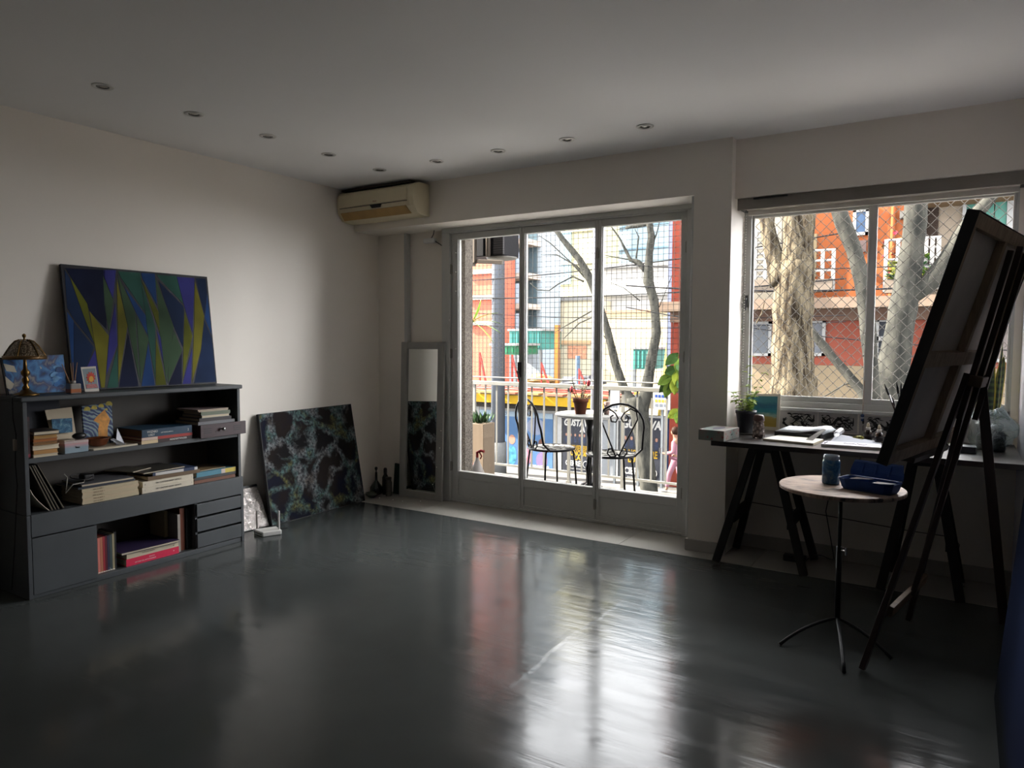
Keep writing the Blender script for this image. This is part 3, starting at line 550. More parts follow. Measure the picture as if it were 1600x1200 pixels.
# brass lamp with beaded shade
LX, LY = -4.150, 1.800
t = wthing('table_lamp', 'small brass table lamp with a beaded glass shade', 'lamp', (LX, LY, ZT))
BRASS = M((120, 92, 48), .3, .85, var=.15, scale=20, name='aged_brass')
obj('base', MB().lathe([(.058, 0), (.060, .006), (.050, .012), (.030, .018), (.020, .030)], 28, (LX, LY, ZT)), BRASS, t, smooth=True)
obj('stem', MB().lathe([(.014, .028), (.018, .042), (.010, .055), (.016, .072), (.018, .085), (.010, .098), (.020, .112), (.021, .125), (.010, .14), (.008, .175), (.009, .27), (.003, .285)], 20, (LX, LY, ZT)), BRASS, t, smooth=True)
SH = NT('beaded_glass'); v_ = SH.coord((1, 1, 1)); w_ = SH.n('ShaderNodeTexVoronoi'); w_.inputs['Scale'].default_value = 130; SH.l(v_, w_.inputs['Vector'])
SH.set(Base_Color=SH.ramp(w_.outputs[0], [(.1, (150, 134, 112)), (.6, (84, 70, 52))]), Roughness=.18, Metallic=.25); SH.bump(w_.outputs[0], .8, .004)
sh_ = obj('shade', MB().lathe([(.020, .292), (.040, .284), (.062, .258), (.088, .215), (.096, .196), (.093, .196), (.084, .215), (.058, .255), (.036, .28)], 30, (LX, LY, ZT)), SH.m, t, smooth=True)
for k in range(6):
    a = k*math.pi/3+.3; obj('rib', MB().tube([(LX+r*math.cos(a), LY+r*math.sin(a), ZT+zz) for r, zz in ((.021, .294), (.042, .286), (.064, .260), (.090, .216), (.098, .196))], .003, 6), BRASS, sh_)
obj('band', MB().lathe([(.0965, .190), (.099, .192), (.099, .208), (.094, .21)], 30, (LX, LY, ZT)), M((104, 78, 44), .4, .5), sh_, smooth=True)
obj('finial', MB().lathe([(.008, .290), (.004, .298), (.005, .303), (.0095, .311), (.009, .32), (.001, .326)], 14, (LX, LY, ZT)), BRASS, t, smooth=True)
cd = [(LX+.02, LY-.03, ZT+.0045), (LX+.04, 1.735, ZT+.006), (LX+.05, 1.718, ZT+.007), (LX+.055, 1.711, ZT-.01), (LX+.06, 1.709, .95), (LX+.07, 1.716, .86), (LX+.06, 1.714, .78), (LX+.05, 1.716, .7), (LX+.07, 1.712, .6), (LX+.05, 1.71, .45), (LX+.04, 1.70, .25), (LX+.02, 1.69, .05)]
c_ = obj('cord', MB().tube(cd, .0028, 6), BLACK, t); obj('switch', MB().box(LX+.05, LX+.07, 1.706, 1.72, .78, .84), M((150, 140, 126), .5), c_, bevel=.003)
# reed diffuser
DX, DY = -4.085, 2.005
t = wthing('reed_diffuser', 'small glass reed diffuser with amber oil and four sticks', 'diffuser', (DX, DY, ZT))
obj('bottle', MB().box(DX-.028, DX+.028, DY-.028, DY+.028, ZT, ZT+.056), M((150, 146, 142), .15, var=.05, spec=.8), t, bevel=.006)
obj('oil', MB().box(DX-.0285, DX+.0285, DY-.0285, DY+.0285, ZT+.004, ZT+.030), M((176, 104, 66), .25, var=.1), t, bevel=.004)
obj('neck', MB().lathe([(.013, .056), (.013, .070), (.010, .072), (.010, .060)], 18, (DX, DY, ZT)), M((176, 172, 164), .25, .3), t, smooth=True)
for dx, dy, L in ((0, -.055, .12), (.01, -.016, .125), (-.01, .006, .128), (.0, .024, .128)):
    obj('reed', MB().cyl((DX, DY, ZT+.012), (DX+dx, DY+dy, ZT+.012+L+.03), .0022, n=6), M((168, 128, 92), .7), t)
# printed card with a red sun
t = wthing('sun_card', 'small printed card with a red and yellow sun leaning on the big painting', 'card', (-4.15, 2.11, ZT))
fc, cn = plane_pt(Vector((-4.15, 2.09, ZT)), Vector((0, 1, 0)), Vector((-.035, 0, .1)))
if cn.x < 0: cn = -cn
def card(name, uv, mat, k):
    pts = [fc(u, v) for u, v in uv]
    if (pts[1]-pts[0]).cross(pts[2]-pts[0]).dot(cn) < 0: pts.reverse()
    lift = Vector((0, 0, max(0, ZT+.0008-min(p.z for p in pts))))
    obj(name, MB().slab([p+cn*k+lift for p in pts], cn*.0008), mat, t)
card('card_face', ((133, 613), (155, 612), (149.5, 573), (126, 574.5)), M((206, 200, 190), .6), 0)
card('sky_print', ((134, 608), (153.5, 607), (148.5, 575.5), (128, 577)), M((128, 142, 146), .6), .0012)
import math as _m
card('sun_print', [(141.5+(8.5 if k % 2 else 5.5)*_m.cos(k*_m.pi/11)*.95, 590+(10 if k % 2 else 6.5)*_m.sin(k*_m.pi/11)) for k in range(22)], M((196, 66, 44), .6, var=.2, scale=60), .0024)
card('sun_face', [(142+3.6*_m.cos(k*_m.pi/6), 592.5+4.6*_m.sin(k*_m.pi/6)) for k in range(12)], M((216, 160, 60), .6), .0036)
card('ground_print', ((135, 607), (152.5, 606), (150, 600), (134, 601)), M((176, 110, 110), .6, var=.4, scale=200), .0034)

# ------------------------------------------------------------------ on the floor by the left wall
n_ = NT('cell_paint'); v_ = n_.coord((1, 1, 1)); a_ = n_.noise(v_, 3.4, 5, .6, .4); mm = n_.n('ShaderNodeVectorMath', operation='MULTIPLY_ADD'); mm.inputs[1].default_value = (.34, .34, .34); n_.l(a_.outputs[1], mm.inputs[0]); n_.l(v_, mm.inputs[2])
vo = n_.n('ShaderNodeTexVoronoi', feature='DISTANCE_TO_EDGE'); vo.inputs['Scale'].default_value = 4.6; n_.l(mm.outputs[0], vo.inputs['Vector'])
fi = n_.noise(v_, 46, 5, .7); co = n_.noise(v_, 5, 3, .6)
web = n_.ramp(co.outputs[0], [(.32, (96, 86, 76)), (.45, (140, 144, 146)), (.55, (92, 124, 122)), (.66, (120, 118, 66))])
webf = n_.mix(n_.ramp(fi.outputs[0], [(.38, (0, 0, 0, 1)), (.62, (1, 1, 1, 1))]), (.02, .02, .025, 1), web); co2 = n_.noise(v_, 2.6, 2)
cell = n_.ramp(co2.outputs[0], [(.35, (24, 22, 24)), (.5, (38, 31, 29)), (.62, (20, 24, 42)), (.75, (40, 36, 38))])
sm = n_.n('ShaderNodeMath', operation='MULTIPLY_ADD'); sm.inputs[1].default_value = .10; n_.l(fi.outputs[0], sm.inputs[0]); n_.l(vo.outputs[0], sm.inputs[2])
edge = n_.ramp(sm.outputs[0], [(.08, (1, 1, 1, 1)), (.22, (0, 0, 0, 1))])
n_.set(Base_Color=n_.mix(edge, cell, webf), Roughness=.8); n_.b.inputs['Specular IOR Level'].default_value = .12; n_.bump(fi.outputs[0], .3, .004)
t = wthing('cell_painting', 'large dark painting of webbed cells standing on the floor', 'painting', (-4.28, 3.9, 0))
a, b, c, e = Vector((-4.195, 3.403, .001)), Vector((-4.205, 4.375, .001)), Vector((-4.37, 4.385, .815)), Vector((-4.36, 3.43, .808))
nn = (b-a).cross(e-a).normalized(); nn = nn if nn.x > 0 else -nn
obj('canvas', MB().slab([a, b, c, e], -nn*.028), BLACK, t); ctr = (a+b+c+e)/4
obj('painted_face', MB().slab([ctr+(p-ctr)*.992 for p in (a, b, c, e)], nn*.001), n_.m, t)
# foil sheet in a black frame
t = wthing('foil_panel', 'crinkled silver foil panel with dark top edge behind the router', 'panel', (-4.29, 3.23, 0))
n_ = NT('foil'); v_ = n_.coord(); a_ = n_.noise(v_, 26, 5, .65, 1.4); n_.set(Base_Color=(.86, .80, .76, 1), Roughness=.24, Metallic=1.0); n_.bump(a_.outputs[0], .7, .03)
m = MB().slab([(-4.222, 3.06, .0045), (-4.222, 3.40, .0045), (-4.356, 3.40, .292), (-4.356, 3.06, .292)], (-.012, 0, 0)); obj('backing', m, BLACK, t)
m = MB(); N_ = 12
for i in range(N_+1):
    for j in range(N_+1):
        yy = 3.065+.33*i/N_; k = j/N_; d = .006+.004*noise.noise(Vector((yy*14, k*6, 1)))
        m.v.append(Vector((-4.222-.134*k*.96+d, yy, .006+.272*k)))
m.f = [(i*(N_+1)+j, (i+1)*(N_+1)+j, (i+1)*(N_+1)+j+1, i*(N_+1)+j+1) for i in range(N_) for j in range(N_)]; m.m = [0]*len(m.f)
obj('foil', m, n_.m, t)
# router
t = wthing('wifi_router', 'white router with two upright antennas on the floor', 'router', (-4.05, 3.25, 0))
obj('case', MB().prism([(-4.13, 3.19), (-4.00, 3.165), (-3.95, 3.285), (-4.06, 3.33)], .001, .034), WHITEP, t, bevel=.006)
for k in range(6): obj('vent', MB().slab([(-4.118+.018*k, 3.1868-.0035*k, .012), (-4.108+.018*k, 3.1848-.0035*k, .012), (-4.108+.018*k, 3.1848-.0035*k, .022), (-4.118+.018*k, 3.1868-.0035*k, .022)], (-.0004, -.0012, 0)), M((90, 90, 88), .5), t)
obj('antenna', MB().box(-3.985, -3.972, 3.282, 3.289, .02, .165), WHITEP, t, bevel=.002); obj('antenna', MB().box(-4.135, -4.122, 3.215, 3.222, .02, .158), M((150, 144, 138), .4), t, bevel=.002)
obj('cable', MB().tube([(-4.05, 3.325, .015), (-4.08, 3.37, .005), (-4.05, 3.42, .004), (-4.10, 3.36, .003)], .0025, 6), BLACK, t)
# mirror leaning beside the door
t = wthing('standing_mirror', 'tall narrow mirror in a grey frame leaning beside the balcony door', 'mirror', (-3.86, 4.72, 0))
def mir(x, z): return Vector((x, 4.705+.045*z/1.35, z))
MF = M((158, 156, 150), .45, var=.06)
for a, b, c, e in ((-4.10, -4.035, .002, 1.345), (-3.70, -3.632, .002, 1.345)):
    obj('frame_stile', MB().slab([mir(a, c), mir(b, c), mir(b, e), mir(a, e)], (0, -.022, 0)), MF, t, bevel=.003)
for c, e in ((.002, .062), (1.285, 1.345)): obj('frame_rail', MB().slab([mir(-4.035, c), mir(-3.70, c), mir(-3.70, e), mir(-4.035, e)], (0, -.022, 0)), MF, t, bevel=.003)
obj('mirror_glass', MB().slab([mir(-4.036, .06), mir(-3.699, .06), mir(-3.699, 1.287), mir(-4.036, 1.287)], (0, -.008, 0)), M((214, 216, 212), .01, 1., var=.0, name='mirror'), t)
# things standing in the corner
GB = M((20, 34, 26), .15, var=.1, spec=.7)
t = wthing('green_canvas', 'small dark green canvas standing in the corner by the mirror', 'painting', (-4.10, 4.74, 0))
obj('canvas', MB().slab([(-4.20, 4.72, .002), (-4.105, 4.72, .002), (-4.105, 4.745, .262), (-4.20, 4.745, .268)], (0, .018, 0)), M((14, 16, 18), .6), t)
obj('painted_face', MB().slab([(-4.196, 4.7192, .006), (-4.109, 4.7192, .006), (-4.109, 4.744, .258), (-4.196, 4.744, .264)], (0, -.0008, 0)), M((20, 52, 44), .5, var=.5, scale=30), t)
t = wthing('oil_cruet', 'squat dark glass flask with a long neck in the corner', 'flask', (-4.315, 4.63, .0016))
obj('flask', MB().lathe([(.05, 0), (.058, .02), (.055, .06), (.03, .095), (.012, .12), (.010, .19), (.012, .192)], 22, (-4.315, 4.63, .0016)), GB, t, smooth=True)
obj('stopper', MB().lathe([(.006, .192), (.006, .21), (.013, .22), (.012, .236), (.001, .242)], 14, (-4.315, 4.63, .0016)), BLACK, t, smooth=True)
t = wthing('paint_bottle', 'tall dark bottle with a black cap between flask and jar', 'bottle', (-4.235, 4.66, .0016))
obj('bottle', MB().lathe([(.026, 0), (.028, .01), (.028, .15), (.016, .175), (.013, .19)], 20, (-4.235, 4.66, .0016)), M((34, 32, 28), .25, var=.1), t, smooth=True)
obj('cap', MB().lathe([(.016, .185), (.016, .225), (.010, .235), (.001, .236)], 16, (-4.235, 4.66, .0016)), BLACK, t, smooth=True)
t = wthing('brush_jar', 'narrow greyish jar in front of the small green canvas', 'jar', (-4.165, 4.625, .0016))
obj('jar', MB().lathe([(.026, 0), (.028, .01), (.028, .12), (.024, .135), (.024, .15), (.021, .15), (.021, .02), (.001, .016)], 20, (-4.165, 4.625, .0016)), M((74, 72, 66), .2, var=.2, spec=.7), t, smooth=True)
obj('lid', MB().lathe([(.026, .145), (.026, .165), (.001, .166)], 18, (-4.165, 4.625, .0016)), M((50, 46, 40), .4), t, smooth=True)
obj('glass_dish', MB().lathe([(.03, 0), (.055, .025), (.058, .04), (.054, .04), (.03, .008), (.001, .006)], 22, (-4.245, 4.50, .0016)), M((54, 60, 50), .12, var=.1, spec=.8), None, 'shallow dark glass dish at the corner of the cell painting', 'dish', smooth=True)
# string of tiny lights round the door jamb
t = wthing('string_lights', 'thin string of tiny white bulbs down the door jamb and mirror', 'string lights', (-3.65, 4.72, 0))
w = [P(u, v, y=4.742) for u, v in ((705, 375), (712, 395), (707, 408), (712, 425), (708, 437), (712, 455), (707, 468), (702, 500), (704, 525), (712, 545), (703, 555), (708, 580), (712, 602), (703, 620), (709, 630), (698, 645))]
w += [P(u, v, y=4.676) for u, v in ((697, 655), (689, 673), (692, 690), (687, 700), (690, 715), (682, 730), (684, 745), (676, 757), (680, 768))]
w = [Vector(p) for p in w]; w += [Vector((P(u, v, z=.006))) for u, v in ((668, 782), (657, 783), (640, 785), (629, 783), (614, 781), (604, 780), (593, 778))]
obj('wire', MB().tube(w, .0009, 5), M((150, 148, 140), .4), t)
BU = M((246, 244, 236), .2, var=.0)
for k in list(range(1, 16, 2)) + [17, 19, 21, 23] + [26, 28, 29, 31]: obj('bulb', MB().ball(w[k], .0046, 8, 6), BU, t, smooth=True)
# ------------------------------------------------------------------ work table under the window
ZD = .795; DF, DBK = 3.985, 4.742
t = wthing('work_table_top', 'long dark wooden plank table top under the window', 'table', (-.45, 4.36, ZD-.028))
obj('plank', MB().box(-1.165, .285, DF, DBK, ZD-.028, ZD), wood((46, 38, 34), .35, .6, 0), t, bevel=.002)
obj('hook', MB().tube([(-.40, DF+.012, ZD-.028), (-.40, DF+.012, ZD-.045), (-.392, DF+.012, ZD-.052), (-.384, DF+.012, ZD-.045)], .002, 6), DKMETAL, t)
TW = wood((30, 25, 23), .6, .8)
def trestle(label, xa, spread, ya, yb):
    zt = ZD-.0285; t = wthing('trestle', label, 'trestle', (xa, (ya+yb)/2, 0), 'trestles under the work table')
    obj('top_beam', MB().box(xa-.05, xa+.05, ya+.02, yb-.02, zt-.065, zt), TW, t, bevel=.003)
    for yy, k in ((ya, 1), (yb, -1)):
        for s in (-1, 1):
            sp = spread if (k == 1 or s == 1) else spread-.055
            obj('leg', MB().beam((xa+s*sp/2, yy, .012), (xa+s*.05, yy+k*.06, zt-.01), .045, .03, (0, 1, 0)), TW, t, bevel=.002)
    for s in (-1, 1):
        z = .30; f = z/zt; x = xa+s*(spread/2-.012+(.05-spread/2)*f)
        obj('stretcher', MB().beam((x, ya+.015, z), (x, yb-.015, z), .022, .075), TW, t, bevel=.002)
trestle('dark wooden trestle at the pillar end of the work table', -.955, .505, 4.29, 4.655)
trestle('dark wooden trestle behind the easel legs', -.125, .37, 4.28, 4.655)
# tissue box at the table end
n_ = NT('tissue_print'); v_ = n_.coord(); w_ = n_.n('ShaderNodeTexVoronoi'); w_.inputs['Scale'].default_value = 34; n_.l(v_, w_.inputs['Vector']); a_ = n_.noise(v_, 9, 2)
n_.set(Base_Color=n_.mix(n_.ramp(w_.outputs[0], [(.12, (1, 1, 1, 1)), (.3, (0, 0, 0, 1))]), n_.ramp(a_.outputs[0], [(.4, (120, 138, 132)), (.6, (150, 140, 132))]), (.30, .05, .06, 1)), Roughness=.6)
t = wthing('tissue_box', 'floral printed tissue box at the left end of the work table', 'tissue box', (-1.135, 4.08, ZD))
c0 = Vector((-1.151, 4.096, ZD+.0005)); ux = Vector((.995, -.1, 0)); uy = Vector((.1, .995, 0))
def bp(a, b, z): return c0+ux*a+uy*b+Vector((0, 0, z))
obj('box', MB().slab([bp(-.075, -.118, 0), bp(.075, -.118, 0), bp(.075, .118, 0), bp(-.075, .118, 0)], (0, 0, .06)), n_.m, t, bevel=.002)
obj('opening', MB().slab([bp(.028*math.cos(k*.52), .07*math.sin(k*.52), .0602) for k in range(12)], (0, 0, .0006)), M((96, 88, 104), .6, var=.2, scale=50), t)
text('print', 'soft', .018, INK, t, bp(.0753, 0, .03), (R90, 0, math.atan2(uy.y, uy.x)), .0002)
# potted plant on a saucer
px_, py_ = -1.075, 4.40
t = wthing('potted_plant', 'leafy green plant in a dark blue pot by the pillar', 'plant', (px_, py_, ZD))
obj('saucer', MB().lathe([(.045, 0), (.066, .008), (.068, .011), (.045, .006), (.001, .005)], 26, (px_, py_, ZD+.0005)), M((196, 194, 188), .3), t, smooth=True)
obj('pot', MB().lathe([(.040, .007), (.042, .01), (.058, .125), (.062, .127), (.062, .145), (.055, .145), (.052, .12), (.001, .118)], 28, (px_, py_, ZD)), M((28, 32, 44), .45, var=.1), t, smooth=True)
GL = M((140, 172, 52), .5, var=.35, scale=30, name='leaf_green'); GL2 = M((180, 200, 84), .5, var=.3, scale=30, name='leaf_green')
m = MB(); r2 = random.Random(3); stems = []
for k in range(13):
    a = r2.uniform(0, 6.28); sp = r2.uniform(.02, .075); H = r2.choice((.09, .12, .14, .17, .26, .31)) ; H = .36 if k == 0 else H
    pts = [Vector((px_+.03*math.cos(a)*r2.random(), py_+.03*math.sin(a)*r2.random(), ZD+.115))]
    for j in range(1, 7): q = j/6; pts.append(pts[0]+Vector((sp*math.cos(a)*q*q, sp*math.sin(a)*q*q, H*q))+Vector((r2.uniform(-.004, .004), r2.uniform(-.004, .004), 0)))
    stems.append(pts); m.tube(pts, [.0018-.0002*j for j in range(7)], 5)
obj('stem', m, M((84, 92, 40), .6), t, kind='stuff')
for pts in stems:
    for j in range(1, 7):
        for s in range(4 if pts[-1].z < ZD+.3 else 3):
            a = r2.uniform(0, 6.28); mm_ = MB().leaf(pts[j], (math.cos(a), math.sin(a), r2.uniform(-.2, .6)), r2.uniform(.022, .036), r2.uniform(.016, .024), bend=.3, seg=3)
            obj('leaf', mm_, GL if (j+s) % 2 else GL2, t)
# small seascape leaning on the sill
n_ = NT('seascape'); v_ = n_.coord(kind='Generated'); s_ = n_.n('ShaderNodeSeparateXYZ'); n_.l(v_, s_.inputs[0]); a_ = n_.noise(n_.coord((6, 1, 26)), 2.4, 5, .6, .8)
md = n_.n('ShaderNodeMath', operation='MULTIPLY_ADD'); md.inputs[1].default_value = .34; n_.l(a_.outputs[0], md.inputs[0]); n_.l(s_.outputs[2], md.inputs[2])
n_.set(Base_Color=n_.ramp(md.outputs[0], [(.18, (176, 150, 66)), (.44, (170, 146, 70)), (.52, (150, 176, 160)), (.64, (40, 126, 140)), (.86, (16, 84, 116)), (1.0, (60, 120, 130))]), Roughness=.5)
t = wthing('seascape_painting', 'small seascape of blue water and yellow sand in a white border', 'painting', (-1.06, 4.70, ZD))
def sea(u, v, k): 
    p = P(u, v, y=4.70); return p
q = [P(1159, 668, y=4.66), P(1217, 673, y=4.66), P(1220, 616, y=4.715), P(1163, 615, y=4.715)]; q[0].z = q[1].z = ZD+.001
obj('board', MB().slab(q, (0, .006, 0)), M((206, 200, 188), .7, var=.03), t)
ctr = sum(q, Vector())/4; f_ = [ctr+(p-ctr)*.84+Vector((0, 0, .004)) for p in q]; obj('painted_face', MB().slab([p+Vector((0, -.0005, 0)) for p in f_], (0, -.0008, 0)), n_.m, t)
# glass jar with a bird lid
jx, jy = -.965, 4.25
t = wthing('glass_jar', 'cut glass jar with dark patterned lid on the work table', 'jar', (jx, jy, ZD))
JG = NT('cut_glass'); v_ = JG.coord(); w_ = JG.n('ShaderNodeTexVoronoi'); w_.inputs['Scale'].default_value = 60; JG.l(v_, w_.inputs['Vector']); JG.set(Base_Color=JG.ramp(w_.outputs[0], [(.2, (176, 156, 146)), (.6, (110, 96, 92))]), Roughness=.12); JG.bump(w_.outputs[0], .9, .006); JG.b.inputs['Transmission Weight'].default_value = .35
obj('jar', MB().lathe([(.032, 0), (.035, .008), (.034, .06), (.030, .085), (.027, .10), (.029, .104)], 20, (jx, jy, ZD)), JG.m, t, smooth=True)
obj('lid', MB().lathe([(.031, .100), (.032, .108), (.030, .125), (.024, .135), (.001, .138)], 20, (jx, jy, ZD)), M((84, 58, 54), .35, var=.5, scale=70), t, smooth=True)
# books and pads
def pad(label, name, pts, th, mat, cat, z0=ZD+.0005, edge=None):
    t = wthing(name, label, cat, (sum(p[0] for p in pts)/4, sum(p[1] for p in pts)/4, z0)); obj('page_block', MB().slab([(a, b, z0) for a, b in pts], (0, 0, th)), edge or PAGES, t)
    obj('top_page', MB().slab([(a, b, z0+th) for a, b in pts], (0, 0, .0012)), mat, t); return t
pad('open cream sketchbook lying nearest the table edge', 'open_sketchbook', [(-.915, 4.14), (-.64, 4.09), (-.62, 4.30), (-.87, 4.36)], .012, PAPER, 'sketchbook')
t = pad('black notebook under the curling white papers', 'black_notebook', [(-.90, 4.37), (-.64, 4.33), (-.60, 4.55), (-.86, 4.60)], .030, BLACK, 'notebook', edge=BLACK)
m = MB(); N_ = 10; zz0 = ZD+.0345
for i in range(N_+1):
    k = i/N_; x = -.89+.26*k; lift = .004+.030*max(0, (k-.45)/.55)**1.5*(1-max(0, (k-.85)/.15)*1.2)
    for yy, dz in ((4.345, 0), (4.545, .012)): m.v.append(Vector((x+(.04 if yy > 4.4 else 0), yy, zz0+lift+dz)))
m.f = [(2*i, 2*i+2, 2*i+3, 2*i+1) for i in range(N_)]; m.m = [0]*N_
o_ = obj('curling_paper', m, M((198, 204, 210), .6, var=.04), None, 'curling white sheets on the black notebook', 'paper', smooth=True); o_.modifiers.new('thick', 'SOLIDIFY').thickness = .003
m = MB()
for k in range(14):
    p = Vector((-.560, 4.36+.014*k, ZD+.0405)); m.tube([p+Vector((.016*math.cos(a), 0, .016*math.sin(a))) for a in [j*.7 for j in range(9)]], .0016, 5, True)
obj('spiral_binding', m, M((220, 220, 222), .3, .5), None, 'white wire spiral binding beside the curling sheets', 'binding')
m = MB().slab([(-.70, 4.20, ZD+.015), (-.66, 4.19, ZD+.015), (-.60, 4.24, ZD+.075), (-.62, 4.26, ZD+.078)], (.001, .002, 0)); obj('folded_paper', m, M((206, 204, 200), .7), None, 'upright folded page standing from the sketchbook', 'paper')
t = pad('white drawing pad at the middle of the table edge', 'drawing_pad', [(-.60, 4.075), (-.30, 4.10), (-.335, 4.24), (-.60, 4.215)], .014, M((214, 210, 224), .7, var=.03), 'drawing pad', edge=PAPER)
obj('pencil_sketch', MB().tube([(-.50+.012*k+.006*math.sin(k*5), 4.16+.02*math.sin(k*2.3), ZD+.0165) for k in range(10)], .0008, 4), M((70, 66, 76), .8), t)
obj('pen', MB().cyl((-.585, 4.10, ZD+.0185), (-.58, 4.16, ZD+.0185), .0028, n=6), BLACK, None, 'short black pen on the corner of the drawing pad', 'pen')
obj('loose_sheet', MB().slab([(-.585, 4.26, ZD+.002), (-.33, 4.29, ZD+.002), (-.34, 4.42, ZD+.003), (-.57, 4.46, ZD+.028)], (0, 0, .0014)), M((176, 180, 190), .7, var=.04), None, 'pale grey sheet lying behind the drawing pad', 'paper')
obj('paper_scrap', MB().slab([(-.275, 4.06, ZD+.0005), (-.16, 4.05, ZD+.0005), (-.15, 4.30, ZD+.0005), (-.29, 4.30, ZD+.0005)], (0, 0, .0012)), M((150, 138, 142), .8, var=.3, scale=30), None, 'paint stained grey scrap near the canvas foot', 'paper')
obj('chalk_stick', MB().cyl((-.25, 4.15, ZD+.006), (-.215, 4.10, ZD+.006), .004, n=8), WHITEP, None, 'short white chalk stick on the stained scrap', 'chalk')
# ink drawings on the wall under the sill
def scribble(t, cx, cz, w, h, seed):
    r = random.Random(seed); m = MB()
    for k in range(46):
        a = r.uniform(0, 6.28); x, z = cx+r.gauss(0, w*.3), cz+r.gauss(0, h*.28); pts = []; th = r.uniform(-.6, .6); L = r.uniform(.02, .06)
        for j in range(6): q = j/5-.5; xx = min(max(x+L*q*math.cos(th), cx-w*.5), cx+w*.5); zz = min(max(z+L*q*math.sin(th)+.015*math.sin(q*3+a), cz-h*.5), cz+h*.5); pts.append((xx, 4.7672-.0003*(k % 4), zz))
        wd = r.choice((.0014, .003, .005)); m.tube(pts, [wd*.3, wd, wd*1.2, wd, wd*.7, wd*.3], 4)
    for v in m.v: v.y = 4.7665+(v.y-4.7665)*.25
    obj('ink_marks', m, INK, t, kind='stuff')
DP = M((190, 186, 184), .8, var=.04)
for lb, a, b, zt_, sd in (('ink drawing of dark strokes pinned left under the sill', -.952, -.725, .915, 1), ('ink drawing of a branching dark mass pinned in the middle', -.722, -.50, .916, 2), ('ink drawing with an arching line pinned right under the sill', -.49, -.27, .912, 3)):
    t = wthing('ink_drawing', lb, 'drawing', ((a+b)/2, 4.768, ZD+.002), 'ink drawings under the window sill')
    obj('sheet', MB().box(a, b, 4.7675, 4.7695, ZD+.002, zt_), DP, t); scribble(t, (a+b)/2, ZD+.062, (b-a)*.8, .085, sd)
# dropper bottles
for lb, x, y in (('amber dropper bottle nearer the drawings', -.415, 4.50), ('amber dropper bottle standing right, closer to the table edge', -.352, 4.42)):
    t = wthing('dropper_bottle', lb, 'bottle', (x, y, ZD), 'dropper bottles on the work table')
    obj('bottle', MB().lathe([(.020, 0), (.022, .004), (.022, .045), (.016, .054), (.010, .058), (.010, .064)], 20, (x, y, ZD+.0005)), M((48, 28, 16), .12, var=.2, spec=.8), t, smooth=True)
    obj('label', MB().lathe([(.0224, .010), (.0224, .036)], 20, (x, y, ZD+.0005)), M((46, 42, 44), .6), t, smooth=True)
    obj('collar', MB().lathe([(.0125, .060), (.0125, .074), (.010, .075)], 16, (x, y, ZD+.0005)), M((206, 200, 190), .4), t, smooth=True)
    obj('rubber_bulb', MB().lathe([(.008, .075), (.009, .083), (.006, .098), (.001, .102)], 14, (x, y, ZD+.0005)), M((190, 176, 150), .5), t, smooth=True)
obj('paint_tube', MB().ball((-.455, 4.43, ZD+.014), .030, 12, 8, (1.0, .55, .5), .9), M((150, 146, 70), .3, .5, var=.4, scale=40), None, 'crumpled olive foil paint tube beside the dropper bottles', 'paint tube')
# brushes in a jar by the window
bx, by = -.245, 4.60
t = wthing('brush_pot', 'clear jar of dark paint brushes behind the canvas', 'brush pot', (bx, by, ZD))
obj('jar', MB().lathe([(.036, 0), (.038, .01), (.038, .11), (.035, .11), (.034, .012), (.001, .008)], 22, (bx, by, ZD+.0005)), glass((.8, .85, .85)), t, smooth=True)
for k, (u, v, hu) in enumerate(((1382, 600, 1), (1401, 597, 1), (1408, 599, 1), (1395, 622, 0), (1402, 631, 0), (1412, 610, 0))):
    tip = P(u, v, y=by-.01+.006*k); foot = Vector((bx+.018*math.cos(k), by+.018*math.sin(k), ZD+.012)); dr = (tip-foot)
    h = obj('brush', MB().cyl(foot, foot+dr*.66, .0032, .0045, 7), M((24, 22, 24) if k % 2 else (60, 34, 24), .4), t)
    obj('ferrule', MB().cyl(foot+dr*.66, foot+dr*.8, .005, .006, 8), M((150, 150, 150), .3, .9), h); obj('bristle', MB().tube([foot+dr*.8, foot+dr*.9, tip], [.006, .007, .002], 8), M((20, 18, 18), .7), h)
# evil-eye charm on a cord
t = wthing('hanging_charm', 'blue bead charm hanging by a cord from the window mullion', 'charm', (-.472, 4.785, .87))
obj('cord', MB().tube([(-.470, 4.795, 1.12), (-.473, 4.79, 1.05), (-.470, 4.742, .945), (-.471, 4.742, .915)], .0014, 5), M((150, 120, 90), .8), t)
for k, zz in enumerate((.912, .90, .886)): obj('bead', MB().ball((-.471, 4.742, zz), .009 if k else .011, 10, 7), M((40, 62, 110) if k != 1 else (180, 190, 210), .2), t, smooth=True)
# plastic bag, snake plant, card
n_ = NT('clear_plastic'); v_ = n_.coord(); a_ = n_.noise(v_, 16, 4, .6, 1.5); tr = n_.n('ShaderNodeBsdfTransparent'); gl = n_.n('ShaderNodeBsdfGlossy'); gl.inputs['Roughness'].default_value = .15; gl.inputs[0].default_value = (.8, .85, .85, 1)
bu = n_.n('ShaderNodeBump'); bu.inputs['Strength'].default_value = .9; bu.inputs['Distance'].default_value = .03; n_.l(a_.outputs[0], bu.inputs['Height']); n_.l(bu.outputs[0], gl.inputs['Normal']); mx = n_.n('ShaderNodeMixShader'); mx.inputs[0].default_value = .30; tr.inputs[0].default_value = (.80, .86, .86, 1)
n_.l(tr.outputs[0], mx.inputs[1]); n_.l(gl.outputs[0], mx.inputs[2]); n_.l(mx.outputs[0], n_.out.inputs[0])
t = wthing('plastic_bag', 'crumpled clear plastic bag of bottles at the right end of the table', 'bag', (.165, 4.42, ZD))
m = MB().ball((.165, 4.42, ZD+.112), .112, 20, 14, (1.0, 1.05, 1.0), .35); 
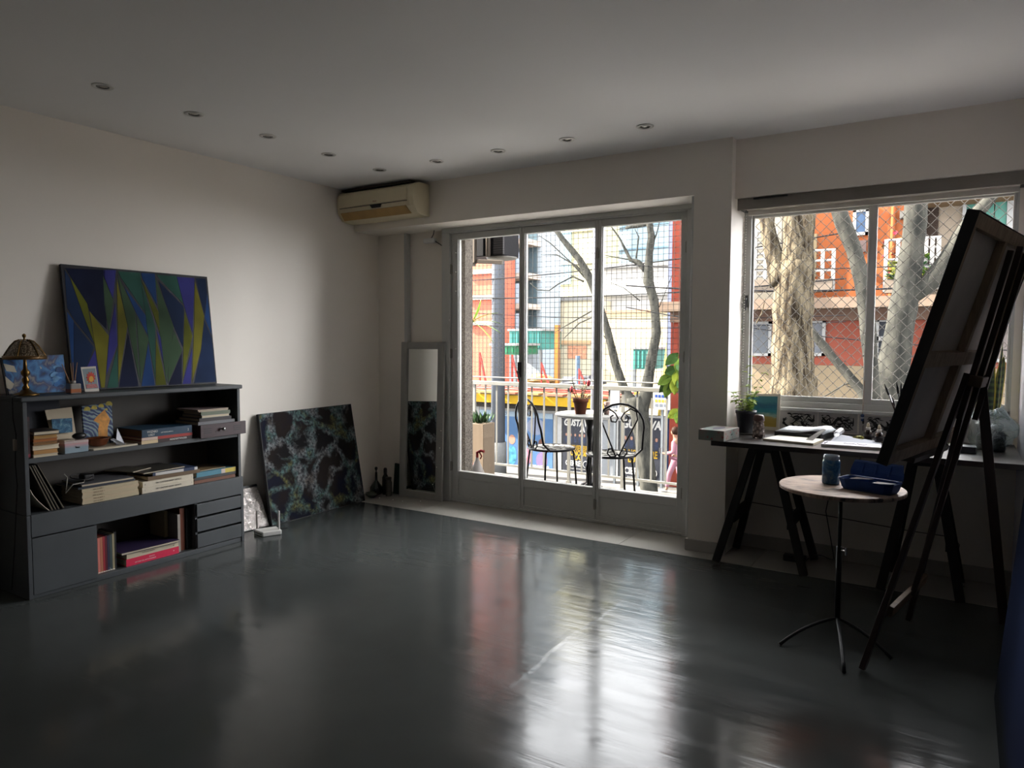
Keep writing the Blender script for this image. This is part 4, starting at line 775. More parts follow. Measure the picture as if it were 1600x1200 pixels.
for v in m.v: v.z = max(v.z, ZD+.001); v.x = min(v.x, .285); v.y = min(v.y, 4.62)
obj('bag', m, n_.m, t, smooth=True)
m = MB().slab([(.12, 4.36, ZD+.17), (.20, 4.34, ZD+.235), (.275, 4.36, ZD+.12), (.19, 4.38, ZD+.10)], (.006, .03, .004)); obj('bag_flap', m, n_.m, t)
for x, y, h, c in ((.13, 4.44, .10, (22, 40, 38)), (.20, 4.40, .12, (20, 30, 40)), (.19, 4.50, .11, (40, 44, 40))):
    obj('bottle', MB().lathe([(.028, 0), (.030, .01), (.030, h*.7), (.012, h*.88), (.012, h)], 16, (x, y, ZD+.004)), M(c, .3), t, smooth=True)
t = wthing('snake_plant', 'snake plant with yellow edged upright leaves behind the easel', 'plant', (.165, 4.625, ZD))
obj('pot', MB().lathe([(.045, 0), (.06, .10), (.064, .105), (.064, .12), (.056, .12), (.05, .10), (.001, .098)], 24, (.165, 4.625, ZD+.0005)), M((150, 140, 130), .6), t, smooth=True)
SG = NT('snake_leaf'); v_ = SG.coord((1, 1, 1)); w_ = SG.n('ShaderNodeTexWave', bands_direction='Z'); w_.inputs['Scale'].default_value = 9; w_.inputs['Distortion'].default_value = 7; SG.l(v_, w_.inputs[0]); SG.set(Base_Color=SG.ramp(w_.outputs[0], [(.2, (30, 48, 30)), (.8, (70, 92, 52))]), Roughness=.4)
YE = M((196, 182, 72), .45, var=.1)
for u, v, bu_, w, yy in ((1543, 518, 1543, .066, 4.625), (1569, 556, 1551, .048, 4.64), (1567, 535, 1554, .018, 4.61), (1530, 560, 1538, .03, 4.635), (1523, 598, 1534, .018, 4.615)):
    tip = P(u, v, y=yy); ft = P(bu_, 690, y=yy); ft.z = ZD+.10; N_ = 8; m = MB(); e = MB()
    for i in range(N_+1):
        k = i/N_; c = ft.lerp(tip, k)+Vector(((tip.x-ft.x)*(k*k-k)*.5, 0, 0)); hw = w*.5*(min(1, .55+k*1.2) if k < .5 else math.sqrt(max(0, 1-((k-.5)/.5)**2))*.999+.001)
        m.v += [c+Vector((-hw*.82, .004, 0)), c+Vector((0, -.004, 0)), c+Vector((hw*.82, .004, 0))]; e.v += [c+Vector((-hw, .006, 0)), c+Vector((-hw*.82, .004, 0)), c+Vector((hw*.82, .004, 0)), c+Vector((hw, .006, 0))]
    for i in range(N_):
        b = 3*i; m.f += [(b, b+1, b+4, b+3), (b+1, b+2, b+5, b+4)]; b = 4*i; e.f += [(b, b+1, b+5, b+4), (b+2, b+3, b+7, b+6)]
    m.m = [0]*len(m.f); e.m = [0]*len(e.f)
    lf = obj('leaf', m, SG.m, t, smooth=True); lf.modifiers.new('thick', 'SOLIDIFY').thickness = .003; eo = obj('leaf_edge', e, YE, lf, smooth=True); eo.modifiers.new('thick', 'SOLIDIFY').thickness = .003
obj('white_board', MB().slab([(.045, 4.70, ZD+.001), (.225, 4.70, ZD+.001), (.225, 4.735, 1.015), (.045, 4.735, 1.02)], (0, .004, 0)), M((190, 188, 184), .7), None, 'plain white board leaning on the sill behind the snake plant', 'board')
t = wthing('solvent_bottle', 'round glass solvent bottle between the easel legs', 'bottle', (.0, 4.50, ZD))
obj('bottle', MB().lathe([(.03, 0), (.034, .01), (.034, .06), (.014, .085), (.012, .10)], 20, (.0, 4.50, ZD+.0005)), glass((.9, .9, .86), .9), t, smooth=True); obj('cap', MB().lathe([(.014, .098), (.014, .115), (.001, .116)], 14, (.0, 4.50, ZD+.0005)), WHITEP, t, smooth=True)
obj('tin_box', MB().box(-.02, .10, 4.24, 4.32, ZD+.0005, ZD+.035), M((70, 72, 76), .35, .6, var=.2), None, 'low grey metal tin on the table beside the easel', 'tin', bevel=.004)
# ------------------------------------------------------------------ easel and canvas
EW = wood((44, 26, 20), .5, .8); EW2 = wood((104, 82, 60), .6, .8)
F1, F2, FB = Vector((-.285, 3.174, .012)), Vector((-.153, 3.885, .012)), Vector((.236, 4.07, .012))
AP = Vector((.045, 3.60, 1.20)); mid = (F1+F2)/2; dirm = (AP-mid)
t = wthing('easel', 'dark wooden studio easel standing in front of the work table', 'easel', (mid.x, mid.y, 0))
fw = (F2-F1).normalized(); nrm = Vector((dirm.normalized().cross(fw))).normalized()
if nrm.x < 0: nrm = -nrm
for F in (F1, F2): obj('leg', MB().beam(F, AP+fw*(-.05 if F is F1 else .05)+dirm.normalized()*.02, .042, .022, nrm), EW, t, bevel=.002)
obj('leg', MB().beam(FB, AP+nrm*.045+Vector((0, .02, .02)), .04, .022, (0, 1, 0)), EW, t, bevel=.002)
zz = lambda k: mid+dirm*k
L1 = F1.lerp(AP, .20); L2 = F2.lerp(AP, .20); obj('lower_bar', MB().beam(L1+nrm*.024, L2+nrm*.024, .020, .045, dirm), EW2, t, bevel=.002)
top = mid+dirm*1.50
for s in (-.035, .0, .035):
    a = mid+dirm*(.20 if s == 0 else .86)+fw*s*1.6+nrm*(.040+s*.55); b = mid+dirm*(1.45 if s else 1.47)+fw*s*1.6+nrm*(.040+s*.55)
    obj('mast', MB().beam(a, b, .026, .022, nrm), EW, t, bevel=.002)
obj('head_block', MB().beam(AP-fw*.085+nrm*.04, AP+fw*.085+nrm*.04, .05, .045, dirm), EW2, t, bevel=.004)
obj('clamp_knob', MB().cyl(AP+fw*.09+nrm*.04, AP+fw*.125+nrm*.04, .022, n=12), BLACK, t)
# canvas
n0 = (-nrm)
B0, B1 = Vector((-.235, 2.90, .912)), Vector((.004, 3.985, .912)); up = Vector((.0866*2.9, 0, .895)); upv = up
cw = (B1-B0).normalized(); bn = cw.cross(upv).normalized(); bn = bn if bn.x > 0 else -bn      # back normal
t2 = wthing('easel_canvas', 'large stretched canvas on the easel seen from behind', 'canvas', (-.1, 3.45, .91))
obj('painted_front', MB().slab([B0, B1, B1+up, B0+up], -bn*.004), M((40, 44, 56), .6, var=.5, scale=5), t2)
obj('canvas_back', MB().slab([B0, B1, B1+up, B0+up], bn*.0012), M((196, 190, 180), .85, var=.06), t2)
ST = wood((158, 138, 112), .7, 1.); un = up.normalized(); wd = .05; dp = .036; Lc = (B1-B0).length; Hc = up.length
def bar(name, s0, h0, s1, h1, w, mat, d0=.0014, d1=dp):
    a = B0+cw*s0+un*h0; b = B0+cw*s1+un*h1; sd = (b-a).normalized().cross(bn)*w
    obj(name, MB().slab([a+bn*d0, a+sd+bn*d0, b+sd+bn*d0, b+bn*d0], bn*(d1-d0)), mat, t2, bevel=.001)
obj('canvas_edge', MB().slab([B0, B0+up, B0+up-cw*.0022, B0-cw*.0022], bn*dp), M((12, 12, 15), .6), t2); obj('canvas_edge', MB().slab([B1, B1+up, B1+up+cw*.0022, B1+cw*.0022], bn*dp), M((12, 12, 15), .6), t2)
obj('canvas_edge', MB().slab([B0+up, B1+up, B1+up+un*.0022, B0+up+un*.0022], bn*dp), M((50, 44, 40), .6), t2)
sgn = 1 if (cw.cross(bn)).dot(un) > 0 else -1
def hbar(h, w): 
    a = B0+un*h; b = B1+un*h; obj('stretcher_bar', MB().slab([a+bn*.0014, b+bn*.0014, b+un*w+bn*.0014, a+un*w+bn*.0014], bn*(dp-.004)), ST, t2, bevel=.001)
def vbar(s, w): a = B0+cw*s; obj('stretcher_bar', MB().slab([a+bn*.0014, a+cw*w+bn*.0014, a+cw*w+up+bn*.0014, a+up+bn*.0014], bn*(dp-.006)), ST, t2, bevel=.001)
hbar(0, .05); hbar(Hc-.052, .05); hbar(Hc*.40, .055); vbar(.001, .05); vbar(Lc-.052, .05); vbar(Lc*.5-.022, .045)
obj('canvas_ledge', MB().slab([B0+cw*.30-un*.002+bn*.05, B1-cw*.30-un*.002+bn*.05, B1-cw*.30-un*.002-bn*.03, B0+cw*.30-un*.002-bn*.03], -un*.022), EW, t, bevel=.002)
# ------------------------------------------------------------------ small round stand with paint jar and egg carton
tx_, ty_, tz_ = -.425, 3.505, .70
t = wthing('round_stand', 'small round table with stained wooden top on a thin black tripod', 'table', (tx_, ty_, 0))
n_ = NT('stained_top'); v_ = n_.coord((3, 11, 1), rot=(0, 0, .5)); a_ = n_.noise(v_, 2.2, 5, .65, .8); n_.set(Base_Color=n_.ramp(a_.outputs[0], [(.38, (58, 48, 44)), (.47, (160, 136, 116)), (.7, (206, 184, 162))]), Roughness=.45)
obj('top', MB().lathe([(.255, 0), (.264, .004), (.265, .016), (.262, .020), (.001, .020)], 56, (tx_, ty_, tz_-.020)), n_.m, t)
obj('pole', MB().cyl((tx_, ty_, .40), (tx_, ty_, tz_-.02), .008, n=12), DKMETAL, t, smooth=True)
obj('sleeve', MB().cyl((tx_, ty_, .075), (tx_, ty_, .42), .0125, n=14), DKMETAL, t, smooth=True)
obj('height_knob', MB().tube([(tx_, ty_, .405), (tx_+.022, ty_-.012, .405), (tx_+.030, ty_-.016, .405)], .0045, 8).tube([(tx_+.03, ty_-.016, .388), (tx_+.03, ty_-.016, .422)], .005, 8), CHROME, t)
obj('flange', MB().lathe([(.03, -.004), (.032, 0), (.02, .006), (.001, .007)], 20, (tx_, ty_, tz_-.026)), DKMETAL, t)
for fx, fy in ((-.625, 3.255), (-.19, 3.36), (-.345, 3.115)):
    d_ = Vector((fx-tx_, fy-ty_, 0)); obj('foot', MB().tube([Vector((tx_, ty_, .085))+d_*k+Vector((0, 0, -.078*k**2.2)) for k in [j/9 for j in range(10)]], .0075, 8), DKMETAL, t, smooth=True)
ax, ay = -.475, 3.545
t = wthing('paint_jar', 'glass jar of blue paint water on the round stand', 'jar', (ax, ay, tz_))
n_ = NT('blue_paint'); v_ = n_.coord(); a_ = n_.noise(v_, 22, 5, .7, 1.); n_.set(Base_Color=n_.ramp(a_.outputs[0], [(.35, (26, 58, 104)), (.5, (52, 104, 146)), (.68, (124, 152, 166))]), Roughness=.12)
obj('jar', MB().lathe([(.036, 0), (.039, .006), (.039, .10), (.036, .112)], 26, (ax, ay, tz_+.0005)), n_.m, t, smooth=True)
obj('rim', MB().lathe([(.033, .108), (.0345, .112), (.0345, .132), (.031, .132), (.030, .11)], 26, (ax, ay, tz_+.0005)), M((150, 166, 180), .1, var=.3, scale=50, spec=.8), t, smooth=True)
EC = M((24, 62, 128), .7, var=.1, scale=30, bump=.2, name='pulp_blue')
ex_, ey_ = -.305, 3.46; t = thing('egg_carton', 'open blue egg carton used as a paint palette', 'egg carton', (ex_, ey_, tz_+.0005), -.34)
m = MB(); A, B = .118, .058
def loop(a, b, z, n=20): return [Vector((a*max(-1, min(1, 1.25*math.cos(k*2*math.pi/n))), b*max(-1, min(1, 1.25*math.sin(k*2*math.pi/n))), z)) for k in range(n)]
lv = [loop(A*.86, B*.78, 0), loop(A*.92, B*.86, .012), loop(A, B, .046), loop(A*1.03, B*1.06, .048), loop(A*.99, B*.98, .047), loop(A*.88, B*.82, .016), loop(A*.8, B*.7, .010)]
for q in lv: m.v += q
n = 20; m.f = [(i*n+j, i*n+(j+1) % n, (i+1)*n+(j+1) % n, (i+1)*n+j) for i in range(len(lv)-1) for j in range(n)] + [tuple(reversed(range(n))), tuple((len(lv)-1)*n+j for j in range(n))]; m.m = [0]*len(m.f)
obj('tray', m, EC, t, smooth=False)
for i in (-1, 0, 1): obj('cup_divider', MB().lathe([(.014, .008), (.009, .032), (.004, .036), (.001, .037)], 10, (i*.055, 0, 0)), EC, t)
m = MB()
pr = [(B*1.02, .050), (B*1.10, .072), (B*1.32, .108), (B*1.42, .114), (B*1.40, .118), (B*1.26, .110), (B*1.02, .074), (B*.96, .052)]
for s in (-A*.98, -A*.55, A*.55, A*.98):
    for y, z in pr: m.v.append(Vector((s*(.92 if abs(s) > A*.8 and z > .1 else 1), y, z)))
k = len(pr); m.f = [(i*k+j, (i+1)*k+j, (i+1)*k+(j+1) % k, i*k+(j+1) % k) for i in range(3) for j in range(k)] + [tuple(range(k)), tuple(reversed(range(3*k, 4*k)))]; m.m = [0]*len(m.f)
ld = obj('lid', m, EC, t)
for i in (-.062, -.005, .055): obj('lid_rib', MB().cyl((i, B*.985, .062), (i+.004, B*1.22, .108), .008, .003, 8), EC, ld)
for a, b in ((-.05, .02), (.06, -.02)): obj('paint_liner', MB().slab([Vector((a-.04, b-.02, .040)), Vector((a+.045, b-.03, .050)), Vector((a+.05, b+.02, .046)), Vector((a-.03, b+.025, .043))], (0, 0, .0015)), M((206, 200, 196), .6, var=.2, scale=60), t)
# blue canvas leaning on the right wall, power strip and cables under the table
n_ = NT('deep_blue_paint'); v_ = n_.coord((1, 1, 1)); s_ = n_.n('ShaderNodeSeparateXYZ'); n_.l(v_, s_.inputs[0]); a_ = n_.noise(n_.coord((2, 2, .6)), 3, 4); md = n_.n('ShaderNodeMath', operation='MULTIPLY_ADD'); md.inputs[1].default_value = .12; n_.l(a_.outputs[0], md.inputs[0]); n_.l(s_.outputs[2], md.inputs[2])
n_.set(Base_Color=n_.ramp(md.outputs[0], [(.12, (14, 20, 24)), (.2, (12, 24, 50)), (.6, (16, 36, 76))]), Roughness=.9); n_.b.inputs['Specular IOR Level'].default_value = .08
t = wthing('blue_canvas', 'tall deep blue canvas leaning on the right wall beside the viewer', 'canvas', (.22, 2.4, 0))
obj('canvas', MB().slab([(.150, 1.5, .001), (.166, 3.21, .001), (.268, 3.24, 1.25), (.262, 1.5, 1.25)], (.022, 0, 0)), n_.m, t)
t = wthing('power_strip', 'black power strip lying behind the trestle on the floor', 'power strip', (-.80, 4.60, .0016))
obj('case', MB().box(-.87, -.74, 4.56, 4.61, .0016, .04), BLACK, t, bevel=.005)
obj('cable', MB().tube([(-.74, 4.58, .02), (-.70, 4.62, .05), (-.66, 4.60, .06), (-.62, 4.66, .03), (-.60, 4.72, .012), (-.62, 4.745, .10), (-.66, 4.752, .3), (-.62, 4.752, .55), (-.60, 4.75, .72)], .003, 6), BLACK, t)
t = wthing('wall_cable', 'thin grey cable clipped along the wall under the table', 'cable', (-.4, 4.765, .3))
obj('cable', MB().tube([(-1.15, 4.766, .30), (-.9, 4.766, .285), (-.5, 4.766, .26), (-.2, 4.766, .24), (.02, 4.766, .235), (.05, 4.75, .20), (.03, 4.70, .05), (.04, 4.62, .006), (.08, 4.6, .006)], .0025, 6), M((50, 46, 42), .6), t)
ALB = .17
# ------------------------------------------------------------------ balcony
m = MB().box(-4.6, -1.25, YO, 6.16, -.22, -.02); struct('floor_balcony', m, M((176, 172, 164), .6, var=.1, scale=4), label='pale tiled balcony slab outside the door', loc=(0, 0, 0))
DASH = NT('pebble_dash'); v_ = DASH.coord(); w_ = DASH.n('ShaderNodeTexVoronoi'); w_.inputs['Scale'].default_value = 120; DASH.l(v_, w_.inputs['Vector']); DASH.set(Base_Color=DASH.ramp(w_.outputs[1], [(.2, (120, 112, 104)), (.8, (186, 176, 164))]), Roughness=.9); DASH.bump(w_.outputs[0], .6, .006)
struct('wall_outer', MB().box(-4.7, -3.60, YO, 5.095, -2.6, 3.4).box(-1.30, .9, YO, YO+.06, -2.6, .93).box(-4.7, .9, YO, YO+.06, 2.4, 3.4).box(-1.40, -1.235, YO, YO+.06, -.1, 2.5).box(.25, .9, YO, YO+.06, -2.6, 2.5), DASH.m, label='pebble-dashed outer face of the building', loc=(0, 0, 0))
RAIL = M((186, 184, 176), .45, .2, var=.08, name='rail_paint'); YRL = 6.05
t = wthing('balcony_railing', 'light grey metal balcony railing with slim upright bars', 'railing', (-3.0, YRL, -.02))
obj('top_rail', MB().box(-4.6, -1.60, YRL-.025, YRL+.025, .905, .945), RAIL, t, bevel=.004); obj('bottom_rail', MB().box(-4.6, -1.60, YRL-.012, YRL+.012, .085, .105), RAIL, t)
for k in range(21):
    x = -4.53+.139*k; w = .013 if k % 4 == 2 else .007; obj('baluster', MB().box(x-w, x+w, YRL-w, YRL+w, .0 if k % 4 == 2 else .10, .91), RAIL, t)
for k in (2, 10, 18, 20): x = -4.53+.139*k; obj('rail_foot', MB().box(x-.02, x+.02, YRL-.02, YRL+.02, -.02, .01), RAIL, t)
# wire grid above the rail
t = wthing('wire_mesh', 'square wire safety mesh above the balcony railing', 'mesh', (-3.0, YRL, .97)); WIRE = M((104, 104, 102), .6, .2, var=.1)
m = MB()
for k in range(61): x = -4.6+.0495*k; m.box(x-.0018, x+.0018, YRL+.008, YRL+.0112, .985, 3.0)
for k in range(41): z = .99+.0495*k; m.box(-4.6, -1.60, YRL+.0112, YRL+.0144, z-.0018, z+.0018)
obj('wire_grid', m, WIRE, t, kind='stuff'); obj('edge_bar', MB().cyl((-4.6, YRL+.005, .985), (-1.60, YRL+.005, .985), .007, n=8), RAIL, t)
for x in (-4.55, -1.62): obj('edge_post', MB().cyl((x, YRL+.005, .945), (x, YRL+.005, 3.0), .010, n=8), RAIL, t)
# diamond safety net over the window
t = wthing('safety_net', 'white diamond knotted safety net outside the work table window', 'net', (-.45, 5.06, .95)); m = MB(); x0, x1, z0, z1 = -1.235, .25, .94, 2.28; hx, hz = .0345, .0365; yn = 5.062
k = -60
def seg(x_a, z_a, s):
    pts = []; x, z = x_a, z_a
    while x <= x1+1e-6 and z0-1e-6 <= z <= z1+1e-6:
        pts.append((x+.002*noise.noise(Vector((x*9, z*9, 1))), yn+.012*noise.noise(Vector((x*2, z*2, 5))), z+.002*noise.noise(Vector((x*9, z*9, 7))))); x += hx; z += s*hz
    if len(pts) > 1: m.tube(pts, .0021, 4)
NX = int((x1-x0)/hx); NZ = int((z1-z0)/hz); z1 = z0+NZ*hz
for i in range(0, NX, 2): seg(x0+i*hx, z0, 1); seg(x0+i*hx, z1, -1) if (NZ % 2 == 0) else seg(x0+(i+1)*hx, z1, -1)
for j in range(2, NZ, 2): seg(x0, z0+j*hz, 1); seg(x0, z0+j*hz, -1)
obj('net_cord', m, M((212, 206, 198), .7, var=.05), t, kind='stuff')
m = MB()
for i in range(NX+1):
    for j in range(NZ+1):
        if (i+j) % 2 == 0: x = x0+i*hx; z = z0+j*hz; m.ball((x, yn+.012*noise.noise(Vector((x*2, z*2, 5))), z), .0028, 5, 3)
obj('knot', m, M((120, 112, 104), .8), t, kind='stuff')
# garden chairs with heart backs
CI = M((34, 34, 36), .4, .7, var=.1, name='wrought_iron')
def chair(label, x, y, ang):
    t = thing('garden_chair', label, 'chair', (x, y, -.02), ang, 'heart-backed iron chairs on the balcony')
    obj('seat_ring', MB().tube([(.2*math.cos(a), .2*math.sin(a), .452) for a in [k*math.pi/16 for k in range(32)]], .010, 8, True), CI, t, smooth=True)
    n = NT('seat_mosaic'); v = n.coord(); w = n.n('ShaderNodeTexVoronoi'); w.inputs['Scale'].default_value = 26; n.l(v, w.inputs['Vector']); n.set(Base_Color=n.ramp(w.outputs[0], [(.42, (246, 242, 230)), (.6, (60, 58, 54))]), Roughness=.6)
    obj('seat', MB().lathe([(.196, .447), (.196, .456), (.001, .459)], 32), n.m, t)
    for k in range(4):
        a = math.pi/4+k*math.pi/2; c, s = math.cos(a), math.sin(a); obj('leg', MB().tube([(.17*c, .17*s, .445), (.195*c, .195*s, .43), (.21*c, .21*s, .30), (.235*c, .235*s, .004)], .0085, 8), CI, t, smooth=True)
    pts = [(-.165, -.115, .45)] + [(-.2+.0*k, -.20-.05*k, .52+.25*k) for k in (0, .5)] + [(.2*math.cos(math.pi-k*math.pi/10), -.245-.02*math.sin(k*math.pi/10), .70+.19*math.sin(k*math.pi/10)) for k in range(11)] + [(.2, -.20-.05*k, .52+.25*k) for k in (.5, 0)] + [(.165, -.115, .45)]
    obj('back_hoop', MB().tube(pts, .009, 8), CI, t, smooth=True)
    for s in (-1, 1):
        sc = [(.012*s, -.19, .462), (.05*s, -.20, .55), (.105*s, -.225, .67), (.145*s, -.245, .76), (.135*s, -.255, .825), (.085*s, -.258, .85), (.035*s, -.256, .815), (.012*s, -.252, .775), (.03*s, -.25, .745), (.065*s, -.25, .75), (.072*s, -.25, .785), (.05*s, -.25, .80)]
        obj('heart_scroll', MB().tube(sc, .0065, 7), CI, t, smooth=True)
        sc = [(.0, -.192, .485), (.02*s, -.192, .463), (.055*s, -.19, .462), (.08*s, -.19, .49), (.07*s, -.19, .525), (.045*s, -.19, .53), (.038*s, -.19, .505)]
        obj('foot_scroll', MB().tube(sc, .0065, 7), CI, t, smooth=True)
    return t
chair('heart-backed iron chair turned sideways left of the balcony table', -2.955, 5.365, math.radians(-30))
chair('heart-backed iron chair seen from behind right of the balcony table', -2.375, 5.33, math.radians(38))
# bistro table
tX, tY = -2.715, 5.62
t = wthing('bistro_table', 'round white marble topped bistro table on the balcony', 'table', (tX, tY, -.02))
obj('top', MB().lathe([(.285, 0), (.300, .006), (.302, .018), (.296, .025), (.001, .025)], 48, (tX, tY, .70)), M((222, 220, 214), .3, var=.06, scale=5), t)
obj('column', MB().lathe([(.045, .02), (.03, .08), (.026, .2), (.036, .24), (.024, .28), (.022, .5), (.034, .56), (.024, .6), (.05, .69), (.12, .70)], 20, (tX, tY, -.0)), CI, t, smooth=True)
for k in range(3): a = k*2.094+.5; obj('foot', MB().tube([(tX, tY, .10), (tX+.10*math.cos(a), tY+.10*math.sin(a), .08), (tX+.14*math.cos(a), tY+.14*math.sin(a), .01), (tX+.17*math.cos(a), tY+.17*math.sin(a), -.007)], [.02, .018, .014, .012], 8), CI, t, smooth=True)
pX, pY = -2.76, 5.53
t = wthing('terracotta_plant', 'reddish succulent in a brown terracotta pot on the bistro table', 'plant', (pX, pY, .725))
obj('pot', MB().lathe([(.045, 0), (.047, .004), (.060, .10), (.068, .102), (.070, .135), (.062, .135), (.056, .11), (.001, .108)], 24, (pX, pY, .7255)), M((122, 74, 58), .7, var=.15), t, smooth=True)
r2 = random.Random(5); cols = [M((130, 132, 70), .5, var=.3, scale=30), M((150, 96, 70), .5, var=.3, scale=30), M((170, 70, 80), .5, var=.2), M((176, 160, 110), .5, var=.2)]
for k in range(9):
    a = r2.uniform(0, 6.28); r = r2.uniform(.01, .05); H = r2.uniform(.10, .22) if k < 6 else .06; b = Vector((pX+r*.4*math.cos(a), pY+r*.4*math.sin(a), .83)); e = b+Vector((r*1.6*math.cos(a), r*1.6*math.sin(a), H)); obj('stem', MB().cyl(b, e, .004, .003, 6), M((120, 104, 76), .6), t)
    for j in range(6):
        c = b.lerp(e, .45+.11*j); q = r2.uniform(0, 6.28); obj('leaf', MB().leaf(c, (math.cos(q), math.sin(q), .4), .036, .017, bend=.2, seg=3), cols[(j+k) % 4], t)
for dx, dz in ((-.09, .10), (.075, .16)): obj('flower', MB().ball((pX+dx, pY, .835+dz), .022, 8, 6, (.7, .7, 1.3)), M((176, 56, 66), .5), t)
obj('small_vase', MB().lathe([(.02, 0), (.026, .02), (.022, .06), (.028, .11), (.025, .112), (.018, .06), (.001, .01)], 18, (-2.545, 5.60, .7255)), M((190, 160, 150), .4, var=.2), None, 'small pinkish vase beside the terracotta pot outside', 'vase', smooth=True)
# planter, spray bottle, palm at the left end
t = wthing('tall_planter', 'tall tan planter box with dark leafy plant on the balcony', 'planter', (-3.93, 5.70, -.02))
obj('box', MB().box(-4.06, -3.845, 5.62, 5.82, -.02, .555), M((176, 156, 134), .6, var=.06, scale=4, stretch=(8, 8, .5)), t, bevel=.004)
for k in range(46):
    a = r2.uniform(0, 6.28); r = r2.uniform(0, .09); c = Vector((-3.95+r*math.cos(a), 5.72+r*math.sin(a), .55)); obj('leaf', MB().leaf(c, (math.cos(a)*1.3+r2.uniform(-.5, .5), math.sin(a)*1.3+r2.uniform(-.5, .5), .9), r2.uniform(.07, .13), .032, (math.cos(a), math.sin(a), .2), bend=.5), M((76, 112, 62), .4, var=.3, scale=30) if k % 3 else M((120, 150, 120), .4), t)
t = wthing('spray_bottle', 'translucent white spray bottle with a red trigger head by the planter', 'spray bottle', (-3.66, 5.25, -.02))
obj('bottle', MB().lathe([(.075, .001), (.08, .02), (.075, .16), (.03, .27), (.016, .30), (.016, .32)], 22, (-3.66, 5.25, -.02)), M((214, 206, 200), .35, var=.04), t, smooth=True)
obj('trigger_head', MB().tube([(-3.66, 5.25, .30), (-3.66, 5.25, .345), (-3.62, 5.25, .365), (-3.585, 5.25, .36)], .013, 8).tube([(-3.635, 5.25, .35), (-3.61, 5.25, .315), (-3.625, 5.25, .29)], .006, 6), M((176, 60, 60), .4), t)
t = wthing('young_palm', 'young palm with bright green strap leaves at the balcony edge', 'plant', (-3.9, 5.50, -.02))
obj('pot', MB().lathe([(.08, 0), (.11, .2), (.115, .22), (.10, .22), (.001, .19)], 20, (-3.90, 5.36, -.0195)), M((140, 80, 60), .7), t, smooth=True)
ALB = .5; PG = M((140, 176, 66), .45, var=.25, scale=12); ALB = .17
obj('stem', MB().tube([(-3.90, 5.36, .18), (-3.90, 5.40, .8), (-3.88, 5.44, 1.2), (-3.86, 5.46, 1.55)], [.012, .010, .008, .006], 7), M((90, 120, 60), .6), t)
for dx, dz, L in ((.9, .55, .26), (1, .18, .28), (1, -.12, .30), (.8, -.45, .28), (.55, .85, .22), (-.6, .5, .24), (-.8, 0, .24)):
    obj('leaf', MB().leaf((-3.86, 5.46, 1.54), (dx, .15, dz), L, .036, (0, 0, 1) if abs(dz) < .7 else (1, 0, 0), bend=.25, seg=6), PG, t)
# outdoor unit of the air conditioner on its bracket
t = wthing('outdoor_unit', 'dark outdoor air conditioning unit on a steel bracket', 'air conditioner', (-3.70, 5.50, 2.10))
obj('case', MB().box(-3.99, -3.50, 5.42, 5.70, 2.13, 2.66), M((52, 52, 56), .5, .2, var=.1), t, bevel=.008)
gr = NT('coil_fins'); v_ = gr.coord((1, 60, 60)); w_ = gr.n('ShaderNodeTexChecker'); w_.inputs['Scale'].default_value = 1.6; gr.l(v_, w_.inputs[0]); gr.set(Base_Color=gr.ramp(w_.outputs[1], [(.4, (80, 78, 80)), (.6, (132, 128, 128))]), Roughness=.5)
obj('coil_side', MB().box(-3.60, -3.4965, 5.417, 5.44, 2.14, 2.65), gr.m, t)
BRK = M((176, 164, 152), .5, .3, var=.1)
obj('bracket_post', MB().box(-3.815, -3.77, 5.36, 5.40, 2.06, 2.66), BRK, t, bevel=.003); obj('bracket_arm', MB().beam((-3.79, 5.38, 2.085), (-3.50, 5.42, 2.065), .04, .035), BRK, t, bevel=.003)
obj('bracket_back', MB().box(-3.97, -3.78, 5.10, 5.40, 2.045, 2.075), BRK, t)
obj('drain_tray', MB().lathe([(.02, .0), (.13, .018), (.145, .034), (.14, .036), (.02, .02)], 28, (-3.60, 5.56, 2.092)), M((196, 192, 184), .4), t, smooth=True)
obj('drain_pipe', MB().cyl((-3.645, 5.40, 2.12), (-3.645, 5.40, 2.66), .022, n=14), BRK, t, smooth=True)
# climbing plant at the right end
t = wthing('umbrella_plant', 'plant with hanging light green leaves at the right of the balcony', 'plant', (-1.55, 5.72, -.02))
obj('pot', MB().lathe([(.10, 0), (.14, .24), (.145, .26), (.12, .26), (.001, .22)], 22, (-1.52, 5.72, -.0195)), M((130, 76, 58), .7), t, smooth=True)
obj('stem', MB().tube([(-1.52, 5.72, .2), (-1.55, 5.70, .7), (-1.62, 5.68, 1.05), (-1.72, 5.66, 1.22)], [.012, .01, .008, .005], 7).tube([(-1.58, 5.69, .85), (-1.68, 5.66, .98), (-1.80, 5.63, 1.05)], .005, 6).tube([(-1.55, 5.7, .6), (-1.66, 5.68, .76), (-1.74, 5.66, .79)], .005, 6), M((110, 130, 60), .6), t)
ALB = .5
LGm = [M((164, 182, 66), .45, var=.2, scale=20), M((120, 150, 60), .45, var=.2, scale=20), M((76, 112, 56), .45, var=.2, scale=20)]
for k, (u, v, du, dv, L) in enumerate(((1060, 552, -14, 12, .13), (1062, 560, -2, 22, .12), (1058, 575, -16, 6, .10), (1060, 578, -4, 20, .12), (1050, 585, -14, 10, .13), (1052, 588, -18, 20, .16), (1054, 590, 0, 18, .13), (1050, 592, -9, 22, .15), (1062, 590, 4, 16, .12), (1063, 640, -14, 9, .11), (1064, 642, -6, 16, .10), (1060, 565, 6, 12, .1))):
    b = P(u, v, y=5.64); e = P(u+du, v+dv, y=5.60); obj('leaf', MB().leaf(b, e-b, L*1.1, .085, (.3, -.9, .25), bend=.15, seg=5), LGm[k % 3 if k not in (0, 2) else 2], t)
